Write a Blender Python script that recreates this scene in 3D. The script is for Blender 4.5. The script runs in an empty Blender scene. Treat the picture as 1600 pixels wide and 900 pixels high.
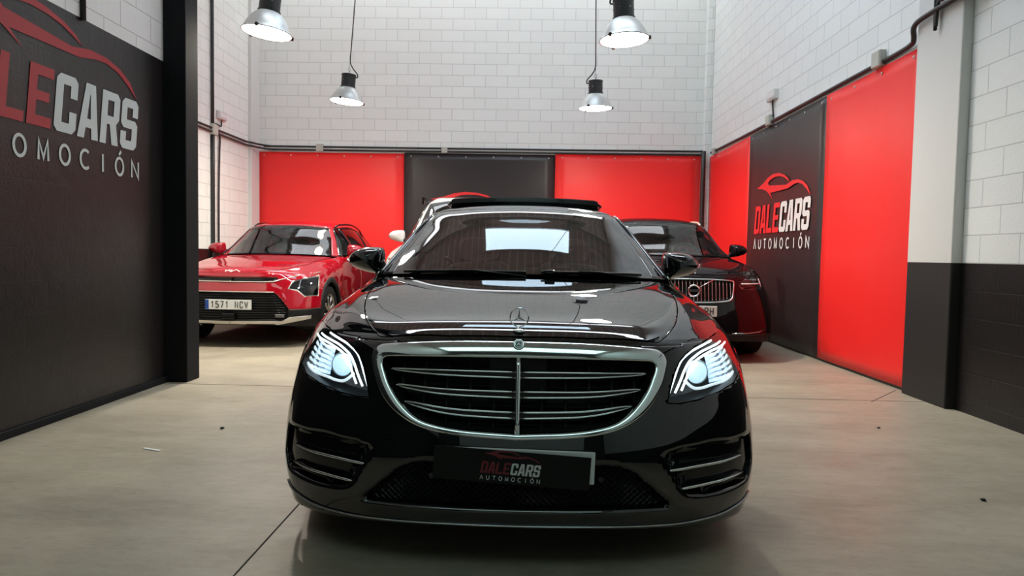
import bpy, bmesh, math, random
import numpy as np
from mathutils import Vector, Matrix
from mathutils.bvhtree import BVHTree
from mathutils.geometry import tessellate_polygon
random.seed(7)
C = bpy.context.scene.collection
PI = math.pi

# ------------------------------------------------------------------ camera, world, light
def cam_axes(yaw, pitch, roll):
    f = Vector((math.sin(yaw)*math.cos(pitch), math.cos(yaw)*math.cos(pitch), math.sin(pitch)))
    r = Vector((math.cos(yaw), -math.sin(yaw), 0)); u = r.cross(f)
    c, s = math.cos(roll), math.sin(roll)
    return (c*r+s*u), (c*u-s*r), f
cd = bpy.data.cameras.new('camera'); cam = bpy.data.objects.new('camera', cd); C.objects.link(cam)
r_, u_, f_ = cam_axes(-.0204, -.0502, .0177)
cam.matrix_world = Matrix(((r_.x, u_.x, -f_.x, 0), (r_.y, u_.y, -f_.y, 0), (r_.z, u_.z, -f_.z, 1.113), (0, 0, 0, 1)))
cd.sensor_width = 36; cd.lens = 1075.2/1600*36; cd.clip_start = .05
bpy.context.scene.camera = cam
w = bpy.data.worlds.new('world'); bpy.context.scene.world = w; w.use_nodes = True
w.node_tree.nodes['Background'].inputs[0].default_value = (.75, .85, 1, 1)
w.node_tree.nodes['Background'].inputs[1].default_value = .6
vs = bpy.context.scene.view_settings
vs.view_transform = 'Standard'; vs.look = 'None'; vs.gamma = 1; vs.use_curve_mapping = False
vs.exposure = 0.1
SKYLIGHT = 5.5      # daylight through the roof panels
FILL_CLEAR = 20.0  # unseen glowing ceiling strip, added to brighten the walls
FILL_BACK = 3.6  # unseen glowing panel added to lift the upper back wall
SKYLIGHT_GREEN = 1.6
LAMP_SPOT = 430.0     # watts of each bulb
LAMP = 16.0         # high-bay lamps
DOOR = .07          # daylight through the entrance behind the camera

# ------------------------------------------------------------------ materials
def mat(name, col=(.8, .8, .8), rough=.5, metal=0, spec=.5, coat=0, emit=None, es=0, **k):
    m = bpy.data.materials.new(name); m.use_nodes = True
    b = m.node_tree.nodes['Principled BSDF']
    b.inputs['Base Color'].default_value = (*col, 1); b.inputs['Roughness'].default_value = rough
    b.inputs['Metallic'].default_value = metal; b.inputs['Specular IOR Level'].default_value = spec
    b.inputs['Coat Weight'].default_value = coat; b.inputs['Coat Roughness'].default_value = .02
    if emit: b.inputs['Emission Color'].default_value = (*emit, 1); b.inputs['Emission Strength'].default_value = es
    return m
class NT:
    def __init__(s, m): s.t = m.node_tree; s.b = s.t.nodes.get('Principled BSDF')
    def n(s, typ, **k):
        nd = s.t.nodes.new(typ)
        for a, v in k.items(): setattr(nd, a, v)
        return nd
    def l(s, a, b): s.t.links.new(a, b)
    def math(s, op, a, b=None, clamp=False):
        nd = s.n('ShaderNodeMath', operation=op, use_clamp=clamp)
        for i, v in enumerate((a, b)):
            if v is None: continue
            if isinstance(v, (int, float)): nd.inputs[i].default_value = v
            else: s.l(v, nd.inputs[i])
        return nd.outputs[0]
    def mix(s, f, a, b, blend='MIX'):
        nd = s.n('ShaderNodeMix', data_type='RGBA', blend_type=blend)
        for i, v in ((0, f), (6, a), (7, b)):
            if isinstance(v, (int, float)): nd.inputs[i].default_value = v
            elif isinstance(v, tuple): nd.inputs[i].default_value = (*v, 1)
            else: s.l(v, nd.inputs[i])
        return nd.outputs[2]
    def noise(s, scale, detail=4, rough=.5, vec=None, out=0):
        nd = s.n('ShaderNodeTexNoise'); nd.inputs['Scale'].default_value = scale
        nd.inputs['Detail'].default_value = detail; nd.inputs['Roughness'].default_value = rough
        if vec is not None: s.l(vec, nd.inputs['Vector'])
        return nd.outputs[out]
    def ramp(s, v, p0, p1, c0=(0, 0, 0), c1=(1, 1, 1)):
        nd = s.n('ShaderNodeValToRGB'); e = nd.color_ramp.elements
        e[0].position = p0; e[1].position = p1; e[0].color = (*c0, 1); e[1].color = (*c1, 1)
        s.l(v, nd.inputs[0]); return nd.outputs[0]
    def bump(s, h, st, dist=.01):
        nd = s.n('ShaderNodeBump'); nd.inputs['Strength'].default_value = st; nd.inputs['Distance'].default_value = dist
        s.l(h, nd.inputs['Height']); s.l(nd.outputs[0], s.b.inputs['Normal'])

def block_wall(name, axis, hi, lo_from, lo_to, lo_col=(.012, .0105, .011), plaster=False, bump=.6):
    """painted concrete block wall; paint turns from black to white at height lo_to (lo_from: below it black)"""
    m = mat(name, rough=.55, spec=.35); N = NT(m)
    tc = N.n('ShaderNodeTexCoord'); sp = N.n('ShaderNodeSeparateXYZ'); N.l(tc.outputs['Object'], sp.inputs[0])
    cb = N.n('ShaderNodeCombineXYZ'); N.l(sp.outputs[axis], cb.inputs[0])
    N.l(N.math('ADD', sp.outputs['Z'], .098), cb.inputs[1])
    br = N.n('ShaderNodeTexBrick'); N.l(cb.outputs[0], br.inputs['Vector'])
    br.inputs['Scale'].default_value = 1; br.inputs['Brick Width'].default_value = .4; br.inputs['Row Height'].default_value = .2
    br.inputs['Mortar Size'].default_value = .005; br.inputs['Mortar Smooth'].default_value = .35
    br.inputs['Color1'].default_value = (*hi, 1); br.inputs['Color2'].default_value = (*[c*.965 for c in hi], 1)
    br.inputs['Mortar'].default_value = (*[c*.72 for c in hi], 1)
    nz = N.noise(1.3, 5, .6, tc.outputs['Object']); fine = N.noise(60, 3, .7, tc.outputs['Object'])
    white = N.mix(N.math('MULTIPLY', nz, .10), br.outputs['Color'], (.55, .50, .45))
    sc = N.ramp(N.noise(5, 8, .75, tc.outputs['Object']), .66, .70)
    black = N.mix(N.math('MULTIPLY', sc, .2), lo_col, (.06, .055, .05))
    st = N.math('GREATER_THAN', sp.outputs['Z'], lo_to)
    col = N.mix(st, black, white)
    N.l(col, N.b.inputs['Base Color'])
    N.l(N.math('ADD', N.math('MULTIPLY', st, .25), .33), N.b.inputs['Roughness'])
    inv = N.math('SUBTRACT', 1, br.outputs['Fac'])
    if plaster: inv = N.math('MULTIPLY', inv, N.math('ADD', N.math('MULTIPLY', st, .96), .04))
    rough_h = N.math('MULTIPLY', fine, .22)
    if plaster: rough_h = N.math('ADD', rough_h, N.math('MULTIPLY', N.noise(7, 6, .6, tc.outputs['Object']), .5))
    N.bump(N.math('ADD', inv, rough_h), bump, .012)
    return m
def paint(name, col, rough=.04, metal=0, coat=1):
    m = mat(name, col, rough=.35, metal=metal, coat=coat, spec=.5 if metal else 0); N = NT(m)
    m.node_tree.nodes['Principled BSDF'].inputs['Coat Roughness'].default_value = rough*.5
    m.node_tree.nodes['Principled BSDF'].inputs['Coat IOR'].default_value = 1.8
    n = N.noise(900, 2, .5); N.l(N.mix(N.math('MULTIPLY', n, .25), col, tuple(min(1, c*1.6+.002) for c in col)), N.b.inputs['Base Color'])
    return m
def glass(name, tint=(.8, .85, .83), ior=1.5, rough=0.0, refl=(1, 1, 1)):
    m = bpy.data.materials.new(name); m.use_nodes = True; t = m.node_tree; t.nodes.clear()
    o = t.nodes.new('ShaderNodeOutputMaterial'); mx = t.nodes.new('ShaderNodeMixShader'); tr = t.nodes.new('ShaderNodeBsdfTransparent')
    gl = t.nodes.new('ShaderNodeBsdfGlossy'); fr = t.nodes.new('ShaderNodeFresnel')
    tr.inputs[0].default_value = (*tint, 1); gl.inputs[0].default_value = (*refl, 1); gl.inputs['Roughness'].default_value = rough; fr.inputs[0].default_value = ior
    t.links.new(fr.outputs[0], mx.inputs[0]); t.links.new(tr.outputs[0], mx.inputs[1]); t.links.new(gl.outputs[0], mx.inputs[2]); t.links.new(mx.outputs[0], o.inputs[0])
    return m
M = {}
M['black'] = paint('black_paint', (.003, .003, .0035), .03)
M['red'] = paint('red_paint', (.32, .002, .011), .05, metal=0)
M['volvo'] = paint('dark_paint', (.006, .004, .005), .04, coat=.4)
M['white'] = paint('white_paint', (.75, .73, .70), .05)
M['chrome'] = mat('chrome', (.80, .84, .84), .07, 1)
M['darkchrome'] = mat('dark_chrome', (.35, .37, .38), .12, 1)
M['gloss'] = mat('gloss_black_plastic', (.004, .004, .005), .12)
M['matte'] = mat('matt_black_plastic', (.008, .008, .008), .55, spec=.25)
M['rubber'] = mat('rubber', (.012, .012, .012), .75, spec=.2)
M['seam'] = mat('panel_gap', (.001, .001, .001), .9, spec=0)
M['silver'] = mat('silver_trim', (.60, .56, .50), .3, .35)
M['alloy'] = mat('alloy_wheel', (.45, .43, .40), .25, .9)
M['windshield'] = glass('windshield_glass', (.38, .40, .37), 2.0)
M['clearglass'] = glass('clear_car_glass', (.82, .86, .82), 1.55)
M['sideglass'] = glass('tinted_side_glass', (.22, .24, .24), 1.7)
M['lens'] = glass('headlamp_lens', (.96, .98, .98), 1.45)
M['beige'] = mat('beige_leather', (.32, .27, .21), .5)
M['cabin'] = mat('cabin_dark', (.035, .033, .032), .6)
M['greyseat'] = mat('dark_grey_seat', (.045, .045, .045), .6)
M['led'] = mat('led_strip', (.9, .95, 1), .2, emit=(.86, .97, 1), es=1.7)
M['xenon'] = mat('lit_projector', (.9, .95, 1), .1, emit=(.50, .80, 1), es=.8)
M['plate_white'] = mat('plate_white', (.72, .74, .72), .35)
M['plate_black'] = mat('plate_lettering', (.01, .01, .01), .4)
M['eu_blue'] = mat('plate_blue', (.01, .06, .32), .35)
M['cover'] = mat('plate_cover_board', (.006, .007, .007), .4, spec=.2)
M['logo_red_dark'] = mat('logo_red_print', (.16, .010, .020), .5)
M['logo_red_wall'] = mat('logo_red_wall_paint', (.38, .022, .028), .6)
M['logo_white_wall'] = mat('logo_white_wall_paint', (.58, .62, .60), .6)
M['logo_red'] = mat('logo_red_vinyl', (.85, .03, .035), .4)
M['logo_white'] = mat('logo_white_vinyl', (.80, .78, .76), .4)
M['banner_red'] = mat('red_vinyl', (.93, .022, .020), .42)
M['banner_black'] = mat('black_vinyl', (.030, .022, .023), .38)
for k in ('banner_red', 'banner_black'):
    N = NT(M[k]); tc = N.n('ShaderNodeTexCoord')
    N.bump(N.math('ADD', N.noise(2.2, 3, .5, tc.outputs['Object']), N.math('MULTIPLY', N.noise(.9, 2, .5, tc.outputs['Object']), 2.0)), .25, .02)
M['pipe'] = mat('black_conduit', (.02, .02, .02), .35)
M['box'] = mat('junction_box_plastic', (.50, .50, .44), .5)
M['lightbox'] = mat('emergency_light_plastic', (.66, .64, .62), .5)
M['ballast'] = mat('lamp_ballast_black', (.012, .012, .013), .4)
M['bell'] = mat('ribbed_aluminium', (.60, .60, .58), .42, .45)
M['lampglass'] = mat('lit_lamp_glass', (1, 1, 1), .3, emit=(1, .95, .86), es=LAMP)
M['steelblack'] = mat('black_steel_paint', (.012, .012, .014), .7, spec=.15)
M['mirrorglass'] = mat('mirror_glass', (.8, .8, .8), .02, 1)
M['orange'] = mat('amber_indicator', (.5, .12, .01), .2)
M['badge'] = mat('badge_black', (.003, .003, .004), .1)
M['sticker'] = mat('sticker_green', (.10, .19, .17), .5)
M['taillight'] = mat('red_lens', (.35, .005, .005), .1)

m = mat('concrete_floor', rough=.5, spec=.4); M['floor'] = m; N = NT(m); tc = N.n('ShaderNodeTexCoord')
ob = tc.outputs['Object']
mp = N.n('ShaderNodeMapping'); mp.inputs['Scale'].default_value = (1, 2.6, 1); mp.inputs['Rotation'].default_value = (0, 0, .35); N.l(ob, mp.inputs[0])
base = N.mix(N.ramp(N.noise(.9, 6, .6, mp.outputs[0]), .35, .68), (.29, .247, .178), (.405, .35, .257))
base = N.mix(N.math('MULTIPLY', N.ramp(N.noise(4.5, 8, .7, mp.outputs[0]), .42, .68), .40), base, (.45, .41, .335))
base = N.mix(N.math('MULTIPLY', N.ramp(N.noise(13, 6, .7, mp.outputs[0]), .50, .75), .30), base, (.14, .125, .10))
base = N.mix(N.math('MULTIPLY', N.ramp(N.noise(75, 4, .7, ob), .70, .74), .55), base, (.06, .055, .045))
base = N.mix(N.math('MULTIPLY', N.ramp(N.noise(55, 2, .5, tc.outputs['Generated']), .5, .9), .06), base, (.7, .68, .62))
wv = N.n('ShaderNodeTexNoise'); wv.inputs['Scale'].default_value = 2.2; wv.inputs['Detail'].default_value = 9; wv.inputs['Roughness'].default_value = .55; wv.inputs['Distortion'].default_value = 1.2
N.l(ob, wv.inputs['Vector'])
cr_ = N.math('ABSOLUTE', N.math('SUBTRACT', wv.outputs[0], .53)); crk = N.math('LESS_THAN', cr_, .0012)
base = N.mix(N.math('MULTIPLY', crk, .28), base, (.14, .125, .10))
N.l(base, N.b.inputs['Base Color'])
N.l(N.math('ADD', N.math('MULTIPLY', N.noise(3, 6, .6, ob), .35), .28), N.b.inputs['Roughness'])
N.bump(N.noise(28, 6, .65, ob), .10, .01)
M['joint'] = mat('floor_joint', (.03, .028, .025), .9)
M['wb_back'] = block_wall('white_blocks_back', 'X', (.875, .90, .875), 0, .2)
M['wb_right'] = block_wall('white_blocks_right', 'Y', (.875, .90, .885), 0, 1.10)
M['wb_left'] = block_wall('white_blocks_left', 'Y', (.875, .90, .86), 0, 1.10)
M['logo_wall'] = block_wall('painted_logo_wall', 'Y', (.80, .775, .74), 0, 2.612, (.015, .0125, .0128), plaster=True)
M['pillar_paint'] = mat('pillar_two_tone', rough=.55); N = NT(M['pillar_paint']); tc = N.n('ShaderNodeTexCoord'); sp = N.n('ShaderNodeSeparateXYZ'); N.l(tc.outputs['Object'], sp.inputs[0])
N.l(N.mix(N.math('GREATER_THAN', sp.outputs['Z'], 1.10), (.013, .0115, .012), (.70, .70, .68)), N.b.inputs['Base Color'])
N.bump(N.noise(12, 5, .6, tc.outputs['Object']), .12, .01)
# corrugated roof sheet
m = mat('corrugated_sheet', (.16, .145, .135), .45, .3); M['sheet'] = m; N = NT(m); tc = N.n('ShaderNodeTexCoord'); sp = N.n('ShaderNodeSeparateXYZ'); N.l(tc.outputs['Object'], sp.inputs[0])
fr = N.math('FRACT', N.math('MULTIPLY', sp.outputs['X'], 4.0)); rib = N.math('LESS_THAN', fr, .18)
N.l(N.mix(rib, (.50, .485, .465), (.78, .76, .73)), N.b.inputs['Base Color'])
M['skylight'] = mat('translucent_roof_panel', (.8, .9, 1), .4, emit=(.62, .82, 1.0), es=SKYLIGHT)
M['skylight_clear'] = mat('clear_roof_panel', (.9, .95, 1), .4, emit=(.80, .90, 1.0), es=FILL_CLEAR)
M['skylight_back'] = mat('weathered_roof_panel', (.9, .95, 1), .4, emit=(.9, .95, 1.0), es=FILL_BACK)
M['skylight_green'] = mat('greenish_roof_panel', (.8, .95, .92), .4, emit=(.62, .90, .88), es=SKYLIGHT_GREEN)
M['darkwall'] = mat('dark_door_sheet', (.06, .064, .064), .6)
M['whitesteel'] = mat('white_steel', (.62, .61, .58), .5)
M['doorlight'] = mat('daylit_opening', (.5, .55, .55), .8, emit=(.75, .92, .90), es=DOOR)

# ------------------------------------------------------------------ object helpers
def link(name, me, m, parent=None):
    o = bpy.data.objects.new(name, me)
    if m is not None:
        for mm in (m if isinstance(m, (list, tuple)) else [m]): me.materials.append(M[mm] if isinstance(mm, str) else mm)
    C.objects.link(o)
    if parent is not None: o.parent = parent
    return o
def obj(name, bm, m, parent=None, smooth=False, angle=None):
    me = bpy.data.meshes.new(name); bm.to_mesh(me); bm.free()
    if smooth:
        for p in me.polygons: p.use_smooth = True
        if angle: me.set_sharp_from_angle(angle=angle)
    return link(name, me, m, parent)
def empty(name, loc, label=None, cat=None, group=None, rot=(0, 0, 0), parent=None):
    o = bpy.data.objects.new(name, None); C.objects.link(o); o.location = loc; o.rotation_euler = rot; o.empty_display_size = .1
    if parent: o.parent = parent
    tag(o, label, cat, group); return o
def tag(o, label=None, cat=None, group=None, kind=None):
    if label: o['label'] = label
    if cat: o['category'] = cat
    if group: o['group'] = group
    if kind: o['kind'] = kind
    return o
def box(bm, a, b, bev=0):
    v = [bm.verts.new((x, y, z)) for x in (a[0], b[0]) for y in (a[1], b[1]) for z in (a[2], b[2])]
    fs = [bm.faces.new([v[i] for i in q]) for q in ((0, 1, 3, 2), (4, 6, 7, 5), (0, 4, 5, 1), (2, 3, 7, 6), (0, 2, 6, 4), (1, 5, 7, 3))]
    if bev:
        es = list({e for f in fs for e in f.edges}); bmesh.ops.bevel(bm, geom=es, offset=bev, segments=3, affect='EDGES', profile=.5)
    return bm
def B(a, b, bev=0):
    bm = bmesh.new(); return box(bm, a, b, bev)
def sweep(bm, pts, rad, n=10, closed=False, caps=True, flat=1.0, up=None):
    pts = [Vector(p) for p in pts]; L = len(pts)
    rads = rad if isinstance(rad, (list, tuple)) else [rad]*L
    rings = []; prev = None
    for i, p in enumerate(pts):
        a = pts[i-1] if (i or closed) else p; b = pts[(i+1) % L] if (i < L-1 or closed) else p
        t = (b-a).normalized()
        if prev is None:
            q = Vector(up) if up else (Vector((0, 0, 1)) if abs(t.z) < .9 else Vector((1, 0, 0)))
            nrm = (q-t*q.dot(t)).normalized()
        else: nrm = (prev-t*prev.dot(t)).normalized()
        prev = nrm; bn = t.cross(nrm)
        rings.append([bm.verts.new(p+(nrm*math.cos(2*PI*k/n)*flat+bn*math.sin(2*PI*k/n))*rads[i]) for k in range(n)])
    for i in range(L if closed else L-1):
        A, D = rings[i], rings[(i+1) % L]
        for k in range(n): bm.faces.new((A[k], A[(k+1) % n], D[(k+1) % n], D[k]))
    if caps and not closed: bm.faces.new(rings[0][::-1]); bm.faces.new(rings[-1])
    return bm
def tube(pts, rad, n=10, **k):
    bm = bmesh.new(); return sweep(bm, pts, rad, n, **k)
def spline(P, n=8, closed=False):
    P = [Vector(p) for p in P]; L = len(P); out = []
    g = lambda i: P[i % L] if closed else (P[0]*2-P[1] if i < 0 else (P[-1]*2-P[-2] if i >= L else P[i]))
    for i in range(L if closed else L-1):
        a, b, c, d = g(i-1), g(i), g(i+1), g(i+2)
        for k in range(n):
            t = k/n; out.append(.5*((2*b)+(c-a)*t+(2*a-5*b+4*c-d)*t*t+(3*b-a-3*c+d)*t**3))
    if not closed: out.append(P[-1])
    return out
def lathe(bm, prof, n=48, axis='Z', ctr=(0, 0, 0), flute=0):
    c = Vector(ctr); rings = []
    for r, h in prof:
        ring = []
        for k in range(n):
            a = 2*PI*k/n; rr = r*(1+(flute if k % 2 else 0))
            p = (rr*math.cos(a), rr*math.sin(a), h) if axis == 'Z' else ((rr*math.cos(a), h, rr*math.sin(a)) if axis == 'Y' else (h, rr*math.cos(a), rr*math.sin(a)))
            ring.append(bm.verts.new(c+Vector(p)))
        rings.append(ring)
    for A, D in zip(rings, rings[1:]):
        for k in range(n): bm.faces.new((A[k], A[(k+1) % n], D[(k+1) % n], D[k]))
    for R_, fl in ((rings[0], 1), (rings[-1], 0)):
        if True:
            try: bm.faces.new(R_[::-1] if fl else R_)
            except Exception: pass
    return bm
def ribbon(bm, pts, wid, closed=False, th=.002, xf=None):
    """flat stroke with mitred joins in local XZ, thickness th along -Y"""
    P = [Vector((p[0], p[1])) for p in pts]; L = len(P); lf = []; rt = []
    for i in range(L):
        a = P[i-1] if (i or closed) else None; b = P[(i+1) % L] if (i < L-1 or closed) else None
        d1 = (P[i]-a).normalized() if a is not None else (b-P[i]).normalized(); d2 = (b-P[i]).normalized() if b is not None else d1
        n1 = Vector((-d1.y, d1.x)); n2 = Vector((-d2.y, d2.x)); mm = (n1+n2); mm = mm.normalized() if mm.length > 1e-6 else n1
        s = wid/2/max(.45, mm.dot(n1)); p = P[i]
        lf.append(p+mm*s); rt.append(p-mm*s)
    xf = xf or (lambda q: q)
    rows = []
    for a, b in zip(lf, rt):
        a = xf(a); b = xf(b)
        rows.append([bm.verts.new((a[0], -th, a[1])), bm.verts.new((b[0], -th, b[1])), bm.verts.new((b[0], 0, b[1])), bm.verts.new((a[0], 0, a[1]))])
    for i in range(L if closed else L-1):
        A, D = rows[i], rows[(i+1) % L]
        for k in range(4): bm.faces.new((A[k], A[(k+1) % 4], D[(k+1) % 4], D[k]))
    if not closed: bm.faces.new(rows[0]); bm.faces.new(rows[-1][::-1])
def arc(cx, cy, rx, ry, a0, a1, n=12):
    return [(cx+rx*math.cos(math.radians(a0+(a1-a0)*i/n)), cy+ry*math.sin(math.radians(a0+(a1-a0)*i/n))) for i in range(n+1)]
BL = {'L': [[(0,0),(1,0),(1,.17),(.33,.17),(.33,1),(0,1)]],
 'E': [[(0,0),(1,0),(1,.17),(.33,.17),(.33,.42),(.86,.42),(.86,.58),(.33,.58),(.33,.83),(1,.83),(1,1),(0,1)]],
 'D': [[(0,0),(.82,0),(1,.09),(1,.91),(.82,1),(0,1)], [(.33,.17),(.67,.17),(.67,.83),(.33,.83)]],
 'A': [[(-.03,0),(.31,0),(.36,.20),(.64,.20),(.69,0),(1.03,0),(.74,1),(.26,1)], [(.405,.36),(.595,.36),(.515,.80),(.485,.80)]],
 'C': [[(.16,0),(.84,0),(1,.09),(1,.38),(.67,.38),(.67,.17),(.33,.17),(.33,.83),(.67,.83),(.67,.62),(1,.62),(1,.91),(.84,1),(.16,1),(0,.91),(0,.09)]],
 'R': [[(0,0),(.33,0),(.33,.38),(.48,.38),(.66,0),(1.02,0),(.84,.40),(1,.50),(1,.91),(.84,1),(0,1)], [(.33,.54),(.67,.54),(.67,.84),(.33,.84)]],
 'S': [[(.16,0),(.84,0),(1,.09),(1,.50),(.84,.585),(.33,.585),(.33,.83),(.67,.83),(.67,.66),(1,.66),(1,.91),(.84,1),(.16,1),(0,.91),(0,.50),(.16,.415),(.67,.415),(.67,.17),(.33,.17),(.33,.34),(0,.34),(0,.09)]]}
def flat_poly(bm, loops, th):
    """printed shape: flat face at y=-th with short side walls; loops = outline, holes"""
    L3 = [[Vector((p[0], p[1], 0)) for p in lp] for lp in loops]; pts = [p for lp in L3 for p in lp]
    v = [bm.verts.new((p.x, -th, p.y)) for p in pts]; b = [bm.verts.new((p.x, 0, p.y)) for p in pts]
    for t in tessellate_polygon(L3):
        try:
            f = bm.faces.new([v[i] for i in t]); f.normal_update()
            if f.normal.y > 0: f.normal_flip()
        except ValueError: pass
    o = 0
    for lp in L3:
        n = len(lp)
        for i in range(n): bm.faces.new((v[o+i], b[o+i], b[o+(i+1) % n], v[o+(i+1) % n]))
        o += n
def block_letters(text, x0, pitch, lw, h, shear, th):
    bm = bmesh.new()
    for i, ch in enumerate(text):
        flat_poly(bm, [[(x0+i*pitch+a*lw+shear*b*h, b*h) for a, b in lp] for lp in BL[ch]], th)
    return bm
TH = {'A': [([(0, 0), (.5, 1), (1, 0)], 0)], 'U': [([(0, 1)]+arc(.5, .36, .5, .36, 180, 360)+[(1, 1)], 0)],
 'T': [([(0, 1), (1, 1)], 0), ([(.5, 1), (.5, 0)], 0)], 'O': [(arc(.5, .5, .55, .5, 0, 345, 23), 1)],
 'M': [([(0, 0), (.04, 1), (.5, .12), (.96, 1), (1, 0)], 0)], 'C': [(arc(.6, .5, .6, .5, 50, 310, 18), 0)],
 'I': [([(.5, 0), (.5, 1)], 0)], 'N': [([(0, 0), (0, 1), (1, 0), (1, 1)], 0)],
 'Ó': [(arc(.5, .5, .55, .5, 0, 345, 23), 1), ([(.45, 1.18), (.72, 1.42)], 0)]}
PL = {'1': [([(.15, .75), (.6, 1), (.6, 0)], 0)], '5': [([(.95, 1), (.12, 1), (.06, .55), (.6, .6), (1, .42), (1, .15), (.75, 0), (.25, 0), (0, .15)], 0)],
 '7': [([(0, 1), (1, 1), (.35, 0)], 0)], 'N': [([(0, 0), (0, 1), (1, 0), (1, 1)], 0)],
 'C': [([(1, .75), (.8, 1), (.2, 1), (0, .8), (0, .2), (.2, 0), (.8, 0), (1, .25)], 0)],
 'W': [([(0, 1), (.25, 0), (.5, .75), (.75, 0), (1, 1)], 0)], 'R': [([(0, 0), (0, 1), (.8, 1), (1, .85), (1, .6), (.8, .5), (0, .5)], 0), ([(.5, .5), (1, 0)], 0)],
 'H': [([(0, 0), (0, 1)], 0), ([(1, 0), (1, 1)], 0), ([(0, .5), (1, .5)], 0)],
 'V': [([(0, 1), (.5, 0), (1, 1)], 0)], 'O': [(arc(.5, .5, .5, .5, 0, 345, 23), 1)], 'L': [([(0, 1), (0, 0), (1, 0)], 0)]}
def letters(text, font, x0, pitch, lw, h, stroke, z0, shear=0, th=.002, ins=None):
    """text as flat strokes: lw/h outer letter size"""
    bm = bmesh.new(); ins = stroke/2 if ins is None else ins
    for i, ch in enumerate(text):
        for si, (pts, cl) in enumerate(font.get(ch, [])):
            q = [(ins+p[0]*(lw-2*ins), ins+p[1]*(h-2*ins)) for p in pts]
            ribbon(bm, q, stroke, bool(cl), th*(1+.35*si), lambda v, i=i: (x0+i*pitch+v[0]+shear*v[1], z0+v[1]))
    return bm
SW = [(0.036,.326),(.156,.349),(.257,.383),(.356,.397),(.464,.392),(.558,.371),(.616,.346),(.651,.316),(.613,.332),(.548,.356),(.478,.369),(.395,.373),(.315,.364),(.261,.346),(.283,.326),(.598,.301),(.694,.318),(.788,.316),(.869,.298),(.939,.262),(.987,.204),(.921,.248),(.861,.279),(.789,.295),(.724,.292),(.634,.275),(.307,.273),(.361,.227),(.295,.265),(.228,.296),(.147,.314)]
def logo(parent, W, red, white, th=.002):
    """DALECARS AUTOMOCION with the car outline, local XZ plane, left edge of the lettering at x=0"""
    bm = bmesh.new(); flat_poly(bm, [[(p[0]*W, p[1]*W) for p in SW]], th); obj('car_outline_print', bm, red, parent)
    p = W*.1235; h = W*.197; lw = W*.110; st = W*.035
    obj('red_lettering', block_letters('DALE', 0, p, lw, h, .13, th), red, parent)
    obj('white_lettering', block_letters('CARS', 4*p, p, lw, h, .13, th), white, parent)
    obj('tagline_lettering', letters('AUTOMOCIÓN', TH, 0, W*.1045, W*.056, W*.075, W*.0105, -W*.112, 0, th), white, parent)
def plate(parent, name, loc, text, x0, pitch, rot=(0, 0, 0)):
    o = obj(name, B((-.26, -.004, -.055), (.26, .004, .055), .003), 'plate_white', parent); o.location = loc; o.rotation_euler = rot
    b = obj('country_band', B((-.258, -.0055, -.053), (-.218, -.0042, .053)), 'eu_blue', o)
    obj('plate_lettering', letters(text, PL, x0, pitch, .040, .076, .0095, -.038), 'plate_black', o).location = (0, -.0045, 0)
    return o

# ------------------------------------------------------------------ the room
def st(name, bm, m, **k): o = obj(name, bm, m, **k); o['kind'] = 'structure'; return o
ZC = 7.0
st('floor', B((-5.15, -6.2, -.12), (3.5, 12.75, 0)), 'floor')
st('wall_back', B((-5.15, 12.56, -.1), (3.5, 12.75, ZC)), 'wb_back')
st('wall_left', B((-5.15, 5.0, -.1), (-4.96, 12.56, ZC)), 'wb_left')
st('wall_right', B((3.24, -6.2, -.1), (3.45, 12.56, ZC)), 'wb_right')
st('wall_left_partition', B((-3.15, -6.2, -.1), (-2.965, 5.62, ZC)), 'logo_wall')
st('wall_left_return', B((-4.96, 5.40, -.1), (-3.15, 5.6, ZC)), 'wb_back')
st('wall_front', B((-3.15, -6.4, -.1), (3.45, -6.2, ZC)), 'darkwall')
# entrance opening behind the camera, daylight
st('door_1', B((-2.0, -6.2, 0), (2.2, -6.17, 4.2)), 'doorlight')
# ceiling: corrugated sheet with translucent panels; the clear and back ones are added fill light
SK = [(-1.22, 7.42, 1.40, 9.10, 'skylight'), (-2.9, 5.75, 3.15, 6.2, 'skylight_clear'), (-4.7, 11.2, 3.0, 12.3, 'skylight_back'), (-2.6, -4.3, 2.8, -1.4, 'skylight_green')]
xs = sorted({-5.15, 3.5, *[s[0] for s in SK], *[s[2] for s in SK]}); ys = sorted({-6.4, 12.75, *[s[1] for s in SK], *[s[3] for s in SK]})
bm = bmesh.new()
for i in range(len(xs)-1):
    for j in range(len(ys)-1):
        cx = (xs[i]+xs[i+1])/2; cy = (ys[j]+ys[j+1])/2
        if any(s[0] < cx < s[2] and s[1] < cy < s[3] for s in SK): continue
        box(bm, (xs[i], ys[j], ZC), (xs[i+1], ys[j+1], ZC+.08))
st('ceiling', bm, 'sheet')
for i, s in enumerate(SK):
    st('window_%d' % (i+1), B((s[0], s[1], ZC+.02), (s[2], s[3], ZC+.05)), s[4])
    bm = bmesh.new()
    for a, b in (((s[0]-.12, s[1]-.12), (s[2]+.12, s[1])), ((s[0]-.12, s[3]), (s[2]+.12, s[3]+.12)), ((s[0]-.12, s[1]), (s[0], s[3])), ((s[2], s[1]), (s[2]+.12, s[3]))):
        box(bm, (*a, ZC-.10), (*b, ZC-.001))
    st('window_frame', bm, 'whitesteel').name = 'trim_%d' % (i+1)
for i, y in enumerate((-4.6, -.4, 1.6, 3.9, 9.5, 10.9)):
    b = bmesh.new(); box(b, (-5.0, y-.06, ZC-.30), (3.24, y+.06, ZC-.28)); box(b, (-5.0, y-.008, ZC-.28), (3.24, y+.008, ZC-.02)); box(b, (-5.0, y-.06, ZC-.02), (3.24, y+.06, ZC-.001))
    o = st('roof_beam', b, 'whitesteel'); o.name = 'trim_%d' % (i+4)
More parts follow.
